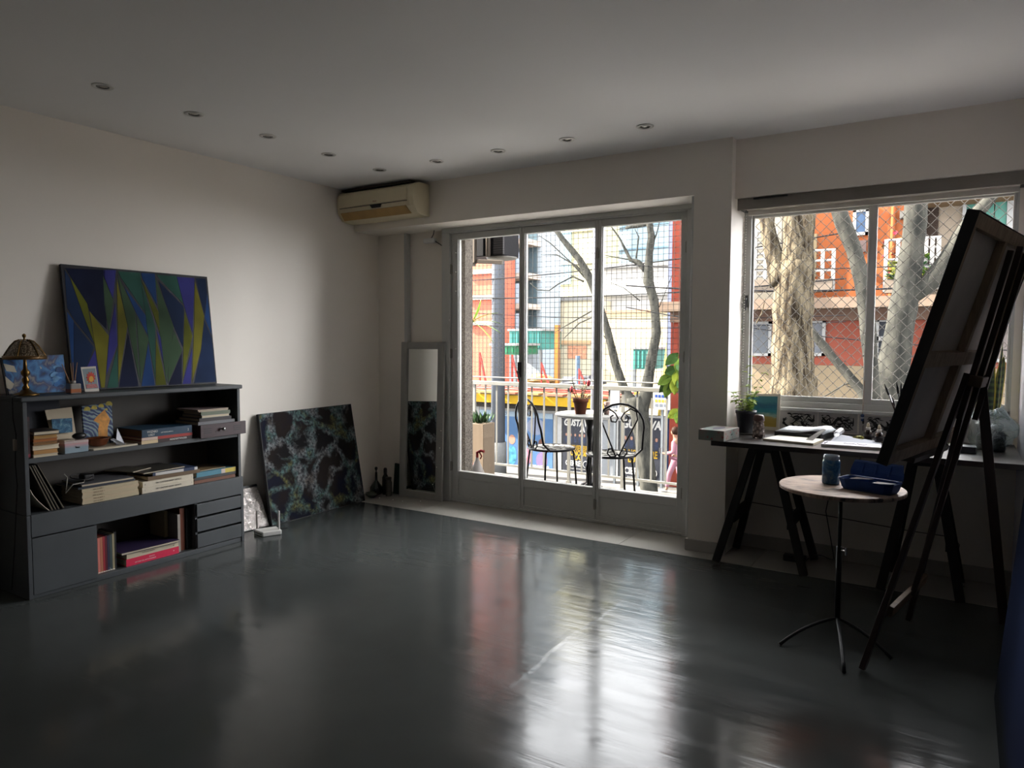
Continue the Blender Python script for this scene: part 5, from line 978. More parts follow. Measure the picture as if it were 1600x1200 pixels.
# ------------------------------------------------------------------ the street
ZG = -2.55
def rpx(u0, v0, u1, v1, y):
    um, vm = (u0+u1)/2, (v0+v1)/2; return P(u0, vm, y=y).x, P(u1, vm, y=y).x, P(um, v1, y=y).z, P(um, v0, y=y).z
def rbox(u0, v0, u1, v1, y, d=.1, back=0.): a, b, c, e = rpx(u0, v0, u1, v1, y); return MB().box(a, b, y-d, y+back, c, e)
ALB = .5  # road and near pavement coloured paler, to bounce light up to the ceiling
ASP = M((110, 110, 112), .85, var=.12, scale=2, bump=.1); PAVE = M((150, 146, 140), .8, var=.12, scale=1.5)
struct('ground_road', MB().box(-60, 40, 9.2, 14.6, ZG-.5, ZG-.14), ASP, label='grey asphalt street', loc=(0, 0, 0))
struct('ground_pavement_near', MB().box(-60, 40, 5.04, 9.2, ZG-.5, ZG), PAVE, label='pavement below the balcony', loc=(0, 0, 0))
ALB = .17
struct('ground_pavement_far', MB().box(-60, 40, 14.6, 90, ZG-.5, ZG), M((150, 146, 140), .8, var=.12, scale=1.5), label='pavement across the street', loc=(0, 0, 0))
YH = 18.7; WINK = M((230, 228, 222), .6, var=.02); INK = M((24, 24, 26), .7, var=.1); WHITEP = M((232, 230, 226), .4, var=.02)
WHT = M((196, 196, 194), .6, var=.06); STEEL = M((150, 156, 160), .5, .3, var=.08); NAVY = M((40, 58, 96), .6, var=.4, scale=3); POST = M((70, 72, 80), .5, var=.15, scale=2); GOLD = M((214, 170, 60), .5, var=.03); 
# hoarding with posters
t = wthing('poster_hoarding', 'white street hoarding carrying the posters across the street', 'hoarding', (-10, YH, ZG))
xa, xb_ = P(700, 690, y=YH).x, P(1040, 700, y=YH).x; zt_ = P(900, 640, y=YH).z
obj('board', MB().box(xa, xb_, YH, YH+.12, ZG, zt_-.04), M((168, 172, 176), .6, var=.06), t)
for u in (748, 867, 876, 928, 964, 1038): x = P(u, 690, y=YH).x; obj('frame_post', MB().box(x-.07, x+.07, YH-.08, YH, ZG, zt_-.04), WHT, t)
obj('top_beam', MB().box(xa, xb_, YH-.07, YH, zt_-.24, zt_-.04), WHT, t)
x0_, x1_, z0_, z1_ = rpx(1040, 655, 1047, 765, YH); obj('navy_panel', MB().box(x0_, x1_, YH-.06, YH, ZG, zt_-.04), NAVY, t)
x0_, x1_, z0_, z1_ = rpx(868, 640, 879, 735, YH); obj('navy_panel', MB().box(x0_+.05, x1_, YH-.03, YH, ZG+.3, zt_-.25), M((40, 60, 66), .6, var=.5, scale=4), t)
def poster(label, u0, v0, u1, v1, mat, name='poster'):
    a, b, c, e = rpx(u0, v0, u1, v1, YH-.09); t = wthing(name, label, 'poster', ((a+b)/2, YH-.1, c)); obj('sheet', MB().box(a, b, YH-.11, YH-.081, c, e), mat, t); return t, a, b, c, e
YT = YH-.1125
t, a, b, c, e = poster('blue family poster with smiling children on the hoarding', 750, 643, 864, 731, M((96, 132, 176), .5, var=.2, scale=1.2), 'family_poster')
wd, ht = b-a, e-c; SK = M((196, 150, 130), .6); 
def blob(name, fx, fz, rx, rz, mat, d=.001, n=18): obj(name, MB().slab([Vector((a+wd*fx+rx*math.cos(k*2*math.pi/n), YT+.002-d, c+ht*fz+rz*math.sin(k*2*math.pi/n))) for k in range(n)], (0, -.001, 0)), mat, t)
blob('painted_shape', .78, .76, .32, .26, M((150, 158, 180), .5), .0005); blob('painted_shape', .62, .55, .17, .24, M((60, 50, 60), .5)); blob('painted_head', .62, .58, .13, .17, SK, .002); blob('painted_head', .46, .50, .12, .15, SK, .002)
blob('painted_shape', .46, .22, .17, .30, M((90, 160, 190), .5, var=.6, scale=6), .001); blob('painted_shape', .64, .22, .22, .28, M((206, 130, 150), .5, var=.4, scale=6), .001); blob('painted_head', .86, .47, .12, .16, M((130, 92, 80), .6), .002); blob('painted_shape', .86, .18, .2, .26, M((150, 130, 170), .5), .001)
blob('painted_disc', .155, .36, .20, .22, M((120, 186, 90), .5), .001); text('lettering', 'S', .55, WINK, t, (a+wd*.13, YT-.002, c+ht*.62), (R90, 0, 0), .001, bold=.01); text('lettering', 'A', .3, INK, t, (a+wd*.15, YT-.002, c+ht*.38), (R90, 0, 0), .001)
text('lettering', 'america', .22, WINK, t, (a+wd*.83, YT-.002, c+ht*.07), (R90, 0, 0), .001, bold=.006)
obj('header_strip', MB().box(a, b, YT-.001, YT+.001, e-.16, e), M((170, 190, 206), .5), t); text('lettering', 'J CDECO', .12, M((60, 70, 90), .5), t, (a+wd*.3, YT-.003, e-.08), (R90, 0, 0), .001)
for lb, u0, v0, u1, v1 in (('dark concert poster behind the bistro table column', 880, 651, 926, 736), ('second dark concert poster behind the heart-backed chair', 970, 652, 1034, 751)):
    t, a, b, c, e = poster(lb, u0, v0, u1, v1, POST, 'concert_poster'); t['group'] = 'concert posters on the hoarding'; wd, ht = b-a, e-c; cx = (a+b)/2; s = wd/1.1
    text('lettering', 'GUSTAVA', .30*s, WINK, t, (cx, YT-.002, c+ht*.88), (R90, 0, 0), .001, shear=.2, bold=.012*s, sx=.78); text('lettering', 'A', .27*s, WINK, t, (cx+.18*s, YT-.002, c+ht*.77), (R90, 0, 0), .001, shear=.2, bold=.01*s)
    for k in range(6):
        fx = .12+.152*k; blob('painted_head', fx, .66, .035*s, .05*s, SK, .002, 10); blob('painted_body', fx, .57, .06*s, .11*s, M((70, 78, 100), .5), .001, 10)
    text('lettering', '8 NOVIEMBRE', .25*s, GOLD, t, (cx, YT-.002, c+ht*.42), (R90, 0, 0), .001, bold=.008*s, sx=.58); text('lettering', 'LUNO 08', .24*s, GOLD, t, (cx, YT-.002, c+ht*.325), (R90, 0, 0), .001, bold=.008*s, sx=.7); text('lettering', 'LA', .2*s, GOLD, t, (cx, YT-.002, c+ht*.24), (R90, 0, 0), .001, bold=.006*s)
    text('lettering', 'CIERRE', .24*s, WINK, t, (cx-.16*s, YT-.002, c+ht*.135), (R90, 0, 0), .001, bold=.008*s, sx=.75)
    obj('ring_mark', MB().tube([(cx+.33*s+.11*s*math.cos(k*.449), YT-.001, c+ht*.135+.11*s*math.sin(k*.449)) for k in range(14)], .012*s, 5, True), WINK, t); text('lettering', 'ENTRADAS EN BOLETERIA', .06*s, WINK, t, (cx, YT-.002, c+ht*.04), (R90, 0, 0), .001)
def sign(label, u0, v0, u1, v1, y, mat, rows):
    a, b, c, e = rpx(u0, v0, u1, v1, y); t = wthing('notice_board', label, 'sign', ((a+b)/2, y, c), 'notice boards over the hoarding'); obj('board', MB().box(a, b, y-.05, y, c, e), mat, t); obj('post', MB().box((a+b)/2-.03, (a+b)/2+.03, y, y+.06, ZG, e-.1), STEEL, t)
    for fz, col, n in rows:
        for k in range(n): w = (b-a)*.8/n; x = a+(b-a)*.1+w*k; obj('print_mark', MB().box(x, x+w*.7, y-.054, y-.05, c+(e-c)*fz-.035, c+(e-c)*fz+.035), col, t)
BLU = M((60, 90, 170), .5); GRY = M((130, 136, 146), .6)
sign('white notice board with blue and yellow pictograms', 1022, 613, 1048, 640, YH-.78, WHT, [(.78, BLU, 4), (.5, GOLD, 4), (.25, GRY, 3)]); sign('plain white notice board behind the left heart scroll', 953, 607, 969, 640, YH-.78, WHT, [(.15, GRY, 3)])
sign('small yellow notice board between the two white ones', 992, 613, 1004, 624, YH-.78, M((206, 176, 80), .5), [(.5, GRY, 2)])
# shop roof with yellow fascia, red guard rail and site clutter above the hoarding
t = wthing('site_canopy', 'construction canopy with yellow fascia above the hoarding', 'canopy', (-10, 19, -.4)); xa, xb_ = P(742, 622, y=YH).x, P(958, 622, y=YH).x; z_ = P(850, 628, y=YH).z
obj('yellow_fascia', MB().box(xa, xb_, YH-.5, YH-.42, z_-.06, z_+.20), M((214, 172, 44), .5, var=.15, scale=2), t); obj('deck', MB().box(xa-2, P(1030, 622, y=YH).x, YH-.42, YH+2.4, z_+.02, z_+.24), M((190, 176, 150), .7, var=.1), t)
for k in range(7): x = xa+(xb_-xa)*k/6; obj('plank', MB().box(x-.35, x+.3, YH-.62, YH+.3, z_+.245, z_+.30), M((206, 160 if k % 2 else 130, 104), .7, var=.1), t)
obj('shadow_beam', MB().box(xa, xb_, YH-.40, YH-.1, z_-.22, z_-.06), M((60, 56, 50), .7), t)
RED = M((196, 78, 70), .5, var=.1)
t = wthing('red_guard_rail', 'red tubular guard rail with braces on the canopy', 'guard rail', (-10, YH, z_+.3))
for dz in (.36, .30): obj('rail', MB().cyl((xa, YH-.2, z_+dz+.05), (xb_+1, YH-.2, z_+dz+.05), .025, n=6), RED, t)
for u, uu, v in ((750, 760, 545), (800, 812, 548), (846, 858, 560), (905, 915, 570)): obj('brace', MB().beam(P(u, v+8, y=YH-.2), P(uu, 602, y=YH-.2), .05, .05), RED, t); obj('upright', MB().beam(P(u, v+6, y=YH-.15), P(u, 604, y=YH-.15), .04, .04), RED, t)
def simple(name, label, cat, mb, mat): return obj(name, mb, mat, None, label, cat)
TEAL = M((96, 176, 166), .6, var=.15, scale=2); GRN = M((70, 150, 110), .6, var=.15, scale=2)
def container(label, u0, v0, u1, v1, y, mat, ribs=6):
    a, b, c, e = rpx(u0, v0, u1, v1, y); t = wthing('site_cabin', label, 'cabin', ((a+b)/2, y+.8, c), 'site cabins behind the hoarding'); obj('body', MB().box(a, b, y, y+1.6, c, e), mat, t); obj('roof', MB().box(a-.06, b+.06, y-.06, y+1.66, e, e+.08), WHT, t)
    for k in range(ribs): x = a+(b-a)*(k+.5)/ribs; obj('rib', MB().box(x-.03, x+.03, y-.04, y, c+.05, e-.05), mat, t)
    obj('leg', MB().box(a, a+.1, y, y+.1, ZG, c), STEEL, t); obj('leg', MB().box(b-.1, b, y, y+.1, ZG, c), STEEL, t)
container('pale teal site cabin behind the door mullion', 796, 517, 846, 546, 24, TEAL); container('green site skip lower left by the utility pole', 768, 540, 806, 554, 21.9, GRN, 4); container('turquoise site cabin between the forked tree stems', 989, 546, 1014, 577, 23, TEAL, 4)
simple('orange_prop', 'orange steel prop standing on the building site', 'prop', rbox(869, 508, 875, 611, 21.4, .15), M((206, 136, 70), .5, var=.1)); t = bpy.data.objects['orange_prop']
simple('blue_barrel', 'pale blue pipe standing on the building site', 'pipe', MB().cyl(P(903, 611, y=19.3), P(903, 556, y=19.3), .07, n=10), M((130, 160, 190), .5))
simple('rubble_heap', 'grey rubble heap on the canopy deck', 'heap', MB().ball(P(908, 598, y=20.3), .5, 14, 8, (1.6, .8, .45), .5), M((110, 112, 118), .9, var=.3, scale=3)); simple('sand_heap', 'orange sand pile behind the guard rail', 'heap', MB().ball(P(838, 594, y=20.4), .7, 14, 8, (.9, .6, .3), .4), M((206, 166, 116), .9, var=.2))
# ------------------------------------------------------------------ buildings beyond the site
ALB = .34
def building(name, label, y, walls, mat, extras):
    xs = [w[0] for w in walls]; t = wthing(name, label, 'building', (sum(xs)/len(xs), y, ZG))
    for a, b, c, e, d in walls: obj('wall', MB().box(a, b, y, y+d, c, e), mat, t)
    for nm, mb, mt in extras: obj(nm, mb, mt, t)
    return t
PANE = M((120, 140, 156), .25, var=.2, scale=1); BAL = M((168, 182, 196), .6, var=.1)
bk = NT('far_brick'); v_ = bk.coord(); w_ = bk.n('ShaderNodeTexBrick'); w_.inputs['Scale'].default_value = 2.2; w_.inputs['Color1'].default_value = lin((196, 108, 84)); w_.inputs['Color2'].default_value = lin((176, 92, 72)); w_.inputs['Mortar'].default_value = lin((206, 180, 160)); w_.inputs['Mortar Size'].default_value = .02
rt = bk.coord(rot=(R90, 0, 0)); bk.l(rt, w_.inputs[0]); bk.set(Base_Color=w_.outputs[0], Roughness=.85); BRICK = bk.m
y = 27; a, b, c, e = rpx(726, 380, 779, 535, y); ex = []; BRICK = M((196, 106, 84), .85, var=.12, scale=2)
for k in range(3): q = P(752, 425+40*k, y=y); ex += [('ledge', MB().box(a, b, y-.15, y, q.z-.1, q.z+.1), M((190, 176, 160), .7))]
for k in range(4): ex += [('window', MB().box(a+.5, a+1.3, y-.05, y, e+1+3*k, e+2.6+3*k), PANE)]
building('brick_apartment_block', 'tall pinkish brick block left of the utility pole', y, [(a-3, b, ZG, 18, 1.4)], BRICK, ex)
y = 29.9; a, b, c, e = rpx(779, 380, 845, 520, y); ex = []
for v in (383, 434, 480, 525):
    z = P(820, v, y=y).z; ex += [('balcony_slab', MB().box(a, b, y-1.4, y, z-.15, z+.1), M((186, 170, 156), .7)), ('balustrade', MB().box(a+.1, b-.1, y-1.4, y-1.34, z-1.25+1.35, z+1.05), BAL)]
    ex += [('window', MB().box(a+.5, a+1.3, y-.05, y, z+.2, z+1.6), PANE), ('window', MB().box(a+1.5, b-.2, y-.05, y, z+.2, z+1.6), M((90, 110, 120), .3))]
building('balcony_apartment_block', 'grey apartment block with stacked balconies', y, [(a, b, ZG, 17, 2)], M((170, 182, 190), .7, var=.1), ex)
y = 40; a, b, c, e = rpx(836, 350, 936, 500, y); ex = []; a2, b2, _, _ = rpx(862, 350, 893, 450, y); ex += [('blue_panel', MB().box(a2, b2, y-.1, y, P(870, 445, y=y).z, 12), M((150, 180, 196), .5, var=.1))]
a3, b3, _, _ = rpx(836, 380, 845, 420, y); ex += [('blue_panel', MB().box(a3, b3, y-.1, y, 3, 9), M((130, 160, 190), .5))]
for k in range(5): ex += [('floor_line', MB().box(a, b, y-.14, y, 2.2+2.0*k, 2.3+2.0*k), M((200, 196, 160), .7))]
building('cream_tower', 'pale cream and blue tower behind the tree branches', y, [(a, b, ZG, 18, 3)], M((206, 202, 162), .7, var=.06), ex)
y = 44; a, b, c, e = rpx(930, 340, 1064, 416, y); ex = [('panel_line', MB().box(a, b, y-.08, y, 4.4+k*1.5, 4.5+k*1.5), M((130, 160, 180), .5)) for k in range(6)]
building('blue_slab_block', 'light blue slab block behind the forked tree', y, [(a, b, ZG, 19, 8)], M((172, 196, 210), .6, var=.06, scale=.4), ex)
y = 34; a, b, c, e = rpx(930, 414, 1066, 560, y); ex = [('cornice', MB().box(a, b, y-.2, y, P(1000, 418, y=y).z, P(1000, 411, y=y).z), WHT), ('cornice', MB().box(a, b, y-.25, y, P(1000, 462, y=y).z, P(1000, 456, y=y).z), M((190, 190, 186), .7))]
building('white_party_wall', 'blank white party wall facing the building site', y, [(a, b, ZG, P(1000, 416, y=y).z, 5)], M((206, 204, 198), .8, var=.05, scale=.5), ex)
y = 32.2; a, b, c, e = rpx(845, 452, 932, 560, y); zc_ = P(880, 470, y=y).z; ex = [('coping', MB().box(a, b, y-.1, y+.3, zc_, zc_+.15), WHT), ('timber_frame', MB().box(a+1.2, b-.3, y-.1, y, P(880, 538, y=y).z, P(880, 532, y=y).z), M((206, 170, 130), .7)), ('opening', MB().box(b-1.6, b-.5, y-.04, y, P(880, 560, y=y).z, P(880, 540, y=y).z), M((206, 150, 120), .8, var=.3))]
building('low_cream_house', 'low unfinished cream house at the back of the site', y, [(a, b, ZG, zc_, 4)], M((210, 202, 176), .8, var=.08), ex)
y = 28; a, b, c, e = rpx(932, 480, 1048, 580, y); building('beige_site_wall', 'beige rubble wall behind the turquoise cabin', y, [(a, b, ZG, P(990, 486, y=y).z, .4)], M((206, 192, 158), .85, var=.2, scale=.8), [('coping', MB().box(a, b, y-.1, y+.5, P(990, 488, y=y).z, P(990, 484, y=y).z), M((190, 150, 120), .8))])
simple('yellow_ladder', 'yellow timber ladder leaning by the brick column', 'ladder', MB().beam(P(1025, 690, y=22), P(1050, 480, y=22), .08, .06).beam(P(1030, 690, y=22), P(1054, 480, y=22), .08, .06), M((214, 186, 96), .6))
for k in range(9): obj('rung', MB().beam(P(1038.6+1.2*k, 575-10*k, y=22), P(1043.6+1.1*k, 575-10*k, y=22), .05, .05), M((214, 186, 96), .6), bpy.data.objects['yellow_ladder'])
# ------------------------------------------------------------------ orange house and white house opposite the window
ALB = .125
YHo = 18.5; OR = M((214, 124, 78), .8, var=.12, scale=1.2, bump=.1); RW = M((186, 104, 86), .85, var=.12, scale=1.2); BE = M((186, 166, 136), .85, var=.08, scale=1)
XA = P(1052, 500, y=YHo).x; XB = P(1443, 400, y=YHo).x; XC = 5.5
zl1 = P(1300, 500, y=YHo).z; zl2 = P(1300, 470, y=YHo).z; zbase = P(1300, 571, y=YHo).z; zup = 10.5
t = wthing('orange_house', 'orange house with white railed balconies across the street', 'house', ((XA+XB)/2, YHo, ZG))
obj('upper_wall', MB().box(XA, XB, YHo, YHo+6, zl2, zup), OR, t); obj('lower_wall', MB().box(XA, XC, YHo, YHo+6, zbase, zl1), RW, t); obj('base_course', MB().box(XA, XC, YHo-.06, YHo+6, ZG, zbase), BE, t)
obj('ledge', MB().box(XA, XC, YHo-1.1, YHo+.1, zl2-.22, zl2+.02), M((176, 152, 132), .8, var=.1), t); obj('ledge_band', MB().box(XA, XC, YHo-.25, YHo+.02, zl1-.02, zl2-.2), M((150, 120, 104), .8, var=.1), t)
obj('brick_corner', MB().box(XA-.02, XA+.45, YHo-.12, YHo, ZG, zup), M((186, 92, 74), .85, var=.15, scale=3), t); obj('corner_strip', MB().box(XA-.35, XA-.02, YHo+.5, YHo+.9, ZG, zup-4), M((166, 176, 206), .7), t)
def win(u0, v0, u1, v1, pane=PANE, fr=WHT, y=YHo, mull=0, cross=0, fw_=.07):
    a, b, c, e = rpx(u0, v0, u1, v1, y); m = MB().box(a, b, y-.08, y, c, c+fw_).box(a, b, y-.08, y, e-fw_, e).box(a, a+fw_, y-.08, y, c, e).box(b-fw_, b, y-.08, y, c, e)
    if cross: zz = c+(e-c)*cross; m.box(a, b, y-.08, y, zz-.05, zz+.05)
    w = obj('window', m, fr, t); obj('pane', MB().box(a+fw_, b-fw_, y-.03, y-.005, c+fw_, e-fw_), pane, w)
win(1333, 327, 1358, 368, M((120, 150, 190), .2, var=.3, scale=2)); obj('vent_panel', rbox(1338, 376, 1354, 394, YHo, .06), M((130, 112, 110), .6), t)
obj('roller_box', rbox(1338, 318, 1358, 327, YHo, .12), M((176, 130, 110), .6), t)
win(1162, 502, 1206, 556, M((150, 156, 164), .4, var=.1)); win(1252, 500, 1290, 556, M((156, 160, 168), .4, var=.1)); win(1368, 498, 1392, 560, M((84, 88, 96), .3), cross=.5); win(1550, 494, 1600, 566, M((176, 164, 160), .5))
RW2 = M((220, 216, 210), .5, var=.04)
def balc(u0, v0, u1, v1, nb, rails, y=YHo-.9, louv=None):
    a, b, c, e = rpx(u0, v0, u1, v1, y); c = max(c, zl2+.05)
    for k in range(rails): z = c+(e-c)*(.25+.75*k/(rails-1)); obj('balcony_rail', MB().cyl((a, y, z), (b, y, z), .03, n=6), RW2, t)
    for k in range(nb): x = a+(b-a)*k/(nb-1); obj('balcony_post', MB().box(x-.04, x+.04, y-.04, y+.04, c, e+.02), RW2, t)
    obj('planter_box', MB().box(a, b, y-.12, y+.16, c-.02, c+.26), M((170, 154, 138), .8), t); return a, b, c, e
a, b, c, e = balc(1236, 392, 1302, 455, 5, 4); obj('louvre_shutter', MB().box(a, b-.5, YHo-.1, YHo, c+.4, e+.5), M((214, 190, 150), .7, var=.1, stretch=(1, 1, 14)), t); obj('awning', MB().slab([(a, YHo, e+.55), (b-.7, YHo, e+.55), (b-.7, YHo-.9, e+.30), (a, YHo-.9, e+.30)], (0, 0, .05)), M((196, 184, 150), .7), t)
a, b, c, e = balc(1165, 362, 1212, 455, 4, 9); obj('pale_bay', MB().box(a-1.5, b, YHo-.3, YHo+.2, zl2, zup), M((196, 188, 172), .7), t)
a, b, c, e = balc(1384, 374, 1440, 456, 4, 3)
for k in range(60):
    p = Vector((rnd.uniform(a+.1, b), YHo-.9+rnd.uniform(-.1, .12), c+.26+abs(rnd.gauss(0, .14)))); obj('leaf', MB().leaf(p, (rnd.uniform(-1, 1), rnd.uniform(-1, .3), rnd.uniform(0, 1)), rnd.uniform(.2, .34), .2, seg=3), (M((120, 150, 60), .6), M((170, 176, 90), .6), M((70, 110, 70), .6))[k % 3], t)
for k in range(26): p = Vector((a+rnd.uniform(-.1, .9), YHo-.5+rnd.uniform(-.2, .2), e+rnd.gauss(-.2, .35))); obj('flower', MB().leaf(p, (rnd.uniform(-1, 1), rnd.uniform(-1, 0), rnd.uniform(-1, 1)), .16, .12, seg=2), M((186, 60, 80), .6) if k % 3 else M((150, 100, 60), .6), t)
obj('wall_lamp', rbox(1407, 332, 1416, 343, YHo, .25), M((150, 146, 140), .5), t); obj('downpipe', MB().cyl((P(1396, 350, y=YHo).x, YHo-.06, zl2), (P(1396, 350, y=YHo).x, YHo-.06, zup), .05, n=8), OR, t)
t = wthing('white_house', 'cream house with aqua glazed balcony right of the orange house', 'house', ((XB+XC)/2, YHo, zl2))
obj('wall', MB().box(XB, XC, YHo+.3, YHo+6, zl2+.03, 6.6), M((204, 186, 164), .8, var=.06), t); obj('eaves', MB().box(XB, XC, YHo-.5, YHo+6, P(1500, 318, y=YHo).z, P(1500, 318, y=YHo).z+.35), M((206, 176, 140), .7), t)
obj('doorway', rbox(1447, 324, 1465, 440, YHo+.3, .05), M((84, 70, 62), .7), t); obj('door_frame', rbox(1441, 320, 1447, 452, YHo+.3, .12), WHT, t)
AQ = M((120, 190, 172), .25, var=.2, scale=1)
for u0, u1 in ((1508, 1528), (1530, 1551), (1553, 1571)): obj('aqua_pane', rbox(u0, 316, u1, 425, YHo+.3, .06), AQ, t)
obj('pane_frame', rbox(1571, 312, 1583, 440, YHo+.3, .12), WHT, t); obj('pane_frame', rbox(1502, 316, 1508, 440, YHo+.3, .12), WHT, t)
balc(1446, 371, 1466, 452, 3, 5); balc(1505, 371, 1600, 452, 6, 3)
for k in range(30): p = Vector((rnd.uniform(P(1440, 430, y=YHo).x, P(1466, 430, y=YHo).x), YHo-.9+rnd.uniform(-.1, .1), zl2+.35+abs(rnd.gauss(0, .15)))); obj('leaf', MB().leaf(p, (rnd.uniform(-1, 1), rnd.uniform(-1, .3), rnd.uniform(0, 1)), .22, .1, seg=3), M((90, 130, 70), .6), t)
# ------------------------------------------------------------------ trees, poles, wires
BARK = NT('bark'); v_ = BARK.coord((1, 1, .16)); a_ = BARK.noise(v_, 16, 5, .7, .5); BARK.set(Base_Color=BARK.ramp(a_.outputs[0], [(.40, (64, 54, 44)), (.60, (172, 158, 132))]), Roughness=.9); BARK.bump(a_.outputs[0], 1.0, .06)
BARK2 = NT('smooth_bark'); v_ = BARK2.coord((1, 1, .4)); a_ = BARK2.noise(v_, 9, 5, .6, .3); BARK2.set(Base_Color=BARK2.ramp(a_.outputs[0], [(.35, (62, 63, 60)), (.65, (104, 103, 95))]), Roughness=.85); BARK2.bump(a_.outputs[0], .5, .02)
def limb(path, y, depth_scale=None, dy=None, n=12, sub=3):
    pts, rs = [], []
    for i, (u, v, w) in enumerate(path):
        yy = y+(dy[i] if dy else 0); p = P(u, v, y=yy); dep = (p-EYE).dot(_f); pts.append(p); rs.append(w/2/FPX*dep)
    P2, R2 = [], []
    for i in range(len(pts)-1):
        for k in range(sub): q = k/sub; P2.append(pts[i].lerp(pts[i+1], q)); R2.append((rs[i]*(1-q)+rs[i+1]*q)*(1+.06*rnd.uniform(-1, 1)))
    P2.append(pts[-1]); R2.append(rs[-1]); return MB().tube(P2, R2, n)
def tree(label, trunk, y, limbs, bark, base=None, twigs=()):
    b = P(trunk[0][0], trunk[0][1], y=y); b.z = ZG; t = wthing('street_tree', label, 'tree', b, 'bare street trees')
    m = limb(trunk, y); r0 = trunk[0][2]/2/FPX*(P(trunk[0][0], trunk[0][1], y=y)-EYE).dot(_f); p0 = P(trunk[0][0], trunk[0][1], y=y); 
    obj('trunk', m, bark, t, smooth=True)
    if p0.z > ZG+.1: obj('trunk_base', MB().tube([(p0.x, p0.y, ZG-.1), (p0.x, p0.y, (ZG+p0.z)/2), p0], [r0*1.35, r0*1.1, r0], 12), bark, t, smooth=True)
    for l in limbs: obj('branch', limb(l, y), bark, t, smooth=True)
    for l in twigs: obj('twig', limb(l, y, n=6), bark, t, smooth=True)
tree('thick sunlit street tree just outside the work table window', [(1240, 640, 72), (1238, 560, 62), (1238, 500, 60), (1240, 450, 60), (1246, 410, 54), (1247, 398, 30)], 8.6,
     [[(1225, 440, 44), (1212, 410, 30), (1203, 375, 24), (1196, 345, 18), (1188, 318, 15), (1176, 270, 12)], [(1245, 430, 50), (1243, 380, 38), (1238, 340, 30), (1230, 290, 24)], [(1252, 430, 40), (1258, 380, 26), (1262, 340, 24), (1268, 290, 20)], [(1210, 380, 14), (1205, 350, 10), (1208, 320, 8)], [(1262, 612, 30), (1272, 590, 12)]], BARK.m,
     twigs=[[(1182, 505, 2), (1190, 490, 2), (1196, 466, 1)], [(1260, 350, 3), (1250, 345, 3), (1232, 348, 1)]])
tree('slender grey street tree right of the window mullion', [(1388, 640, 46), (1398, 560, 44), (1408, 500, 40), (1416, 450, 38), (1424, 400, 34), (1430, 350, 32), (1432, 290, 30)], 10.5,
     [[(1410, 470, 30), (1450, 445, 28), (1478, 405, 22), (1510, 352, 20), (1540, 318, 18), (1570, 285, 14)], [(1510, 352, 8), (1528, 340, 7), (1536, 328, 3)]], BARK2.m)
tree('leaning street tree half hidden by the window mullion', [(1366, 640, 20), (1360, 560, 22), (1355, 500, 24), (1348, 440, 24), (1334, 390, 24), (1316, 345, 24), (1300, 300, 22)], 9.6,
     [[(1362, 640, 16), (1345, 610, 15), (1320, 580, 14), (1290, 545, 13), (1262, 510, 12)]], BARK2.m, twigs=[[(1345, 598, 2), (1320, 600, 3), (1298, 614, 2), (1276, 626, 2)], [(1318, 600, 1.5), (1340, 610, 1.5), (1352, 612, 1)]])
tree('forked grey tree across the street behind the heart-backed chair', [(1016, 778, 27), (1010, 730, 27), (1004, 680, 26), (998, 640, 30), (994, 620, 30)], 16.6,
     [[(1000, 650, 24), (1010, 610, 18), (1018, 560, 16), (1026, 520, 14), (1022, 470, 14), (1013, 440, 16), (1014, 400, 12), (1018, 370, 12), (1014, 345, 10), (1010, 300, 9)], [(996, 640, 22), (976, 610, 14), (962, 570, 13), (950, 520, 12), (938, 480, 11), (924, 440, 14), (905, 405, 11), (880, 375, 9), (855, 340, 8), (840, 310, 7)],
      [(1010, 425, 8), (998, 410, 9), (985, 406, 6), (968, 372, 3), (952, 350, 2)], [(1016, 350, 6), (1000, 352, 6), (978, 356, 5)]], BARK2.m,
     twigs=[[(985, 406, 3), (962, 402, 2), (940, 398, 1)], [(994, 404, 3), (998, 370, 2), (992, 358, 1)], [(1020, 380, 3), (1026, 365, 2), (1032, 340, 1)], [(1016, 410, 2), (1036, 408, 2)], [(925, 440, 4), (900, 415, 3), (870, 398, 2), (845, 398, 1)], [(915, 435, 3), (890, 408, 2), (860, 380, 2), (842, 368, 1)], [(912, 440, 3), (895, 432, 3), (872, 444, 2), (858, 454, 2), (840, 453, 2), (828, 442, 1)],
            [(935, 480, 2), (900, 500, 2), (865, 520, 1)], [(938, 490, 2), (905, 505, 2), (880, 530, 1)], [(1000, 470, 2), (975, 450, 1.5), (950, 440, 1)], [(1030, 480, 1.5), (1050, 430, 1)], [(955, 540, 2), (940, 520, 1.5), (932, 505, 1)]])
PO = M((128, 134, 144), .7, var=.1, scale=2)
t = wthing('utility_pole', 'thick grey utility pole across the street', 'pole', (-11.5, 17.4, ZG)); p = P(778, 700, y=17.4); obj('pole', MB().cyl((p.x, 17.4, ZG), (p.x, 17.4, 9.5), .215, .16, 18), PO, t, smooth=True); obj('base_sleeve', MB().cyl((p.x, 17.4, ZG), (p.x, 17.4, ZG+.95), .26, .25, 18), M((150, 152, 152), .7), t, smooth=True); obj('cross_arm', MB().box(p.x-1, p.x+1, 17.2, 17.3, 8.8, 8.95), PO, t)
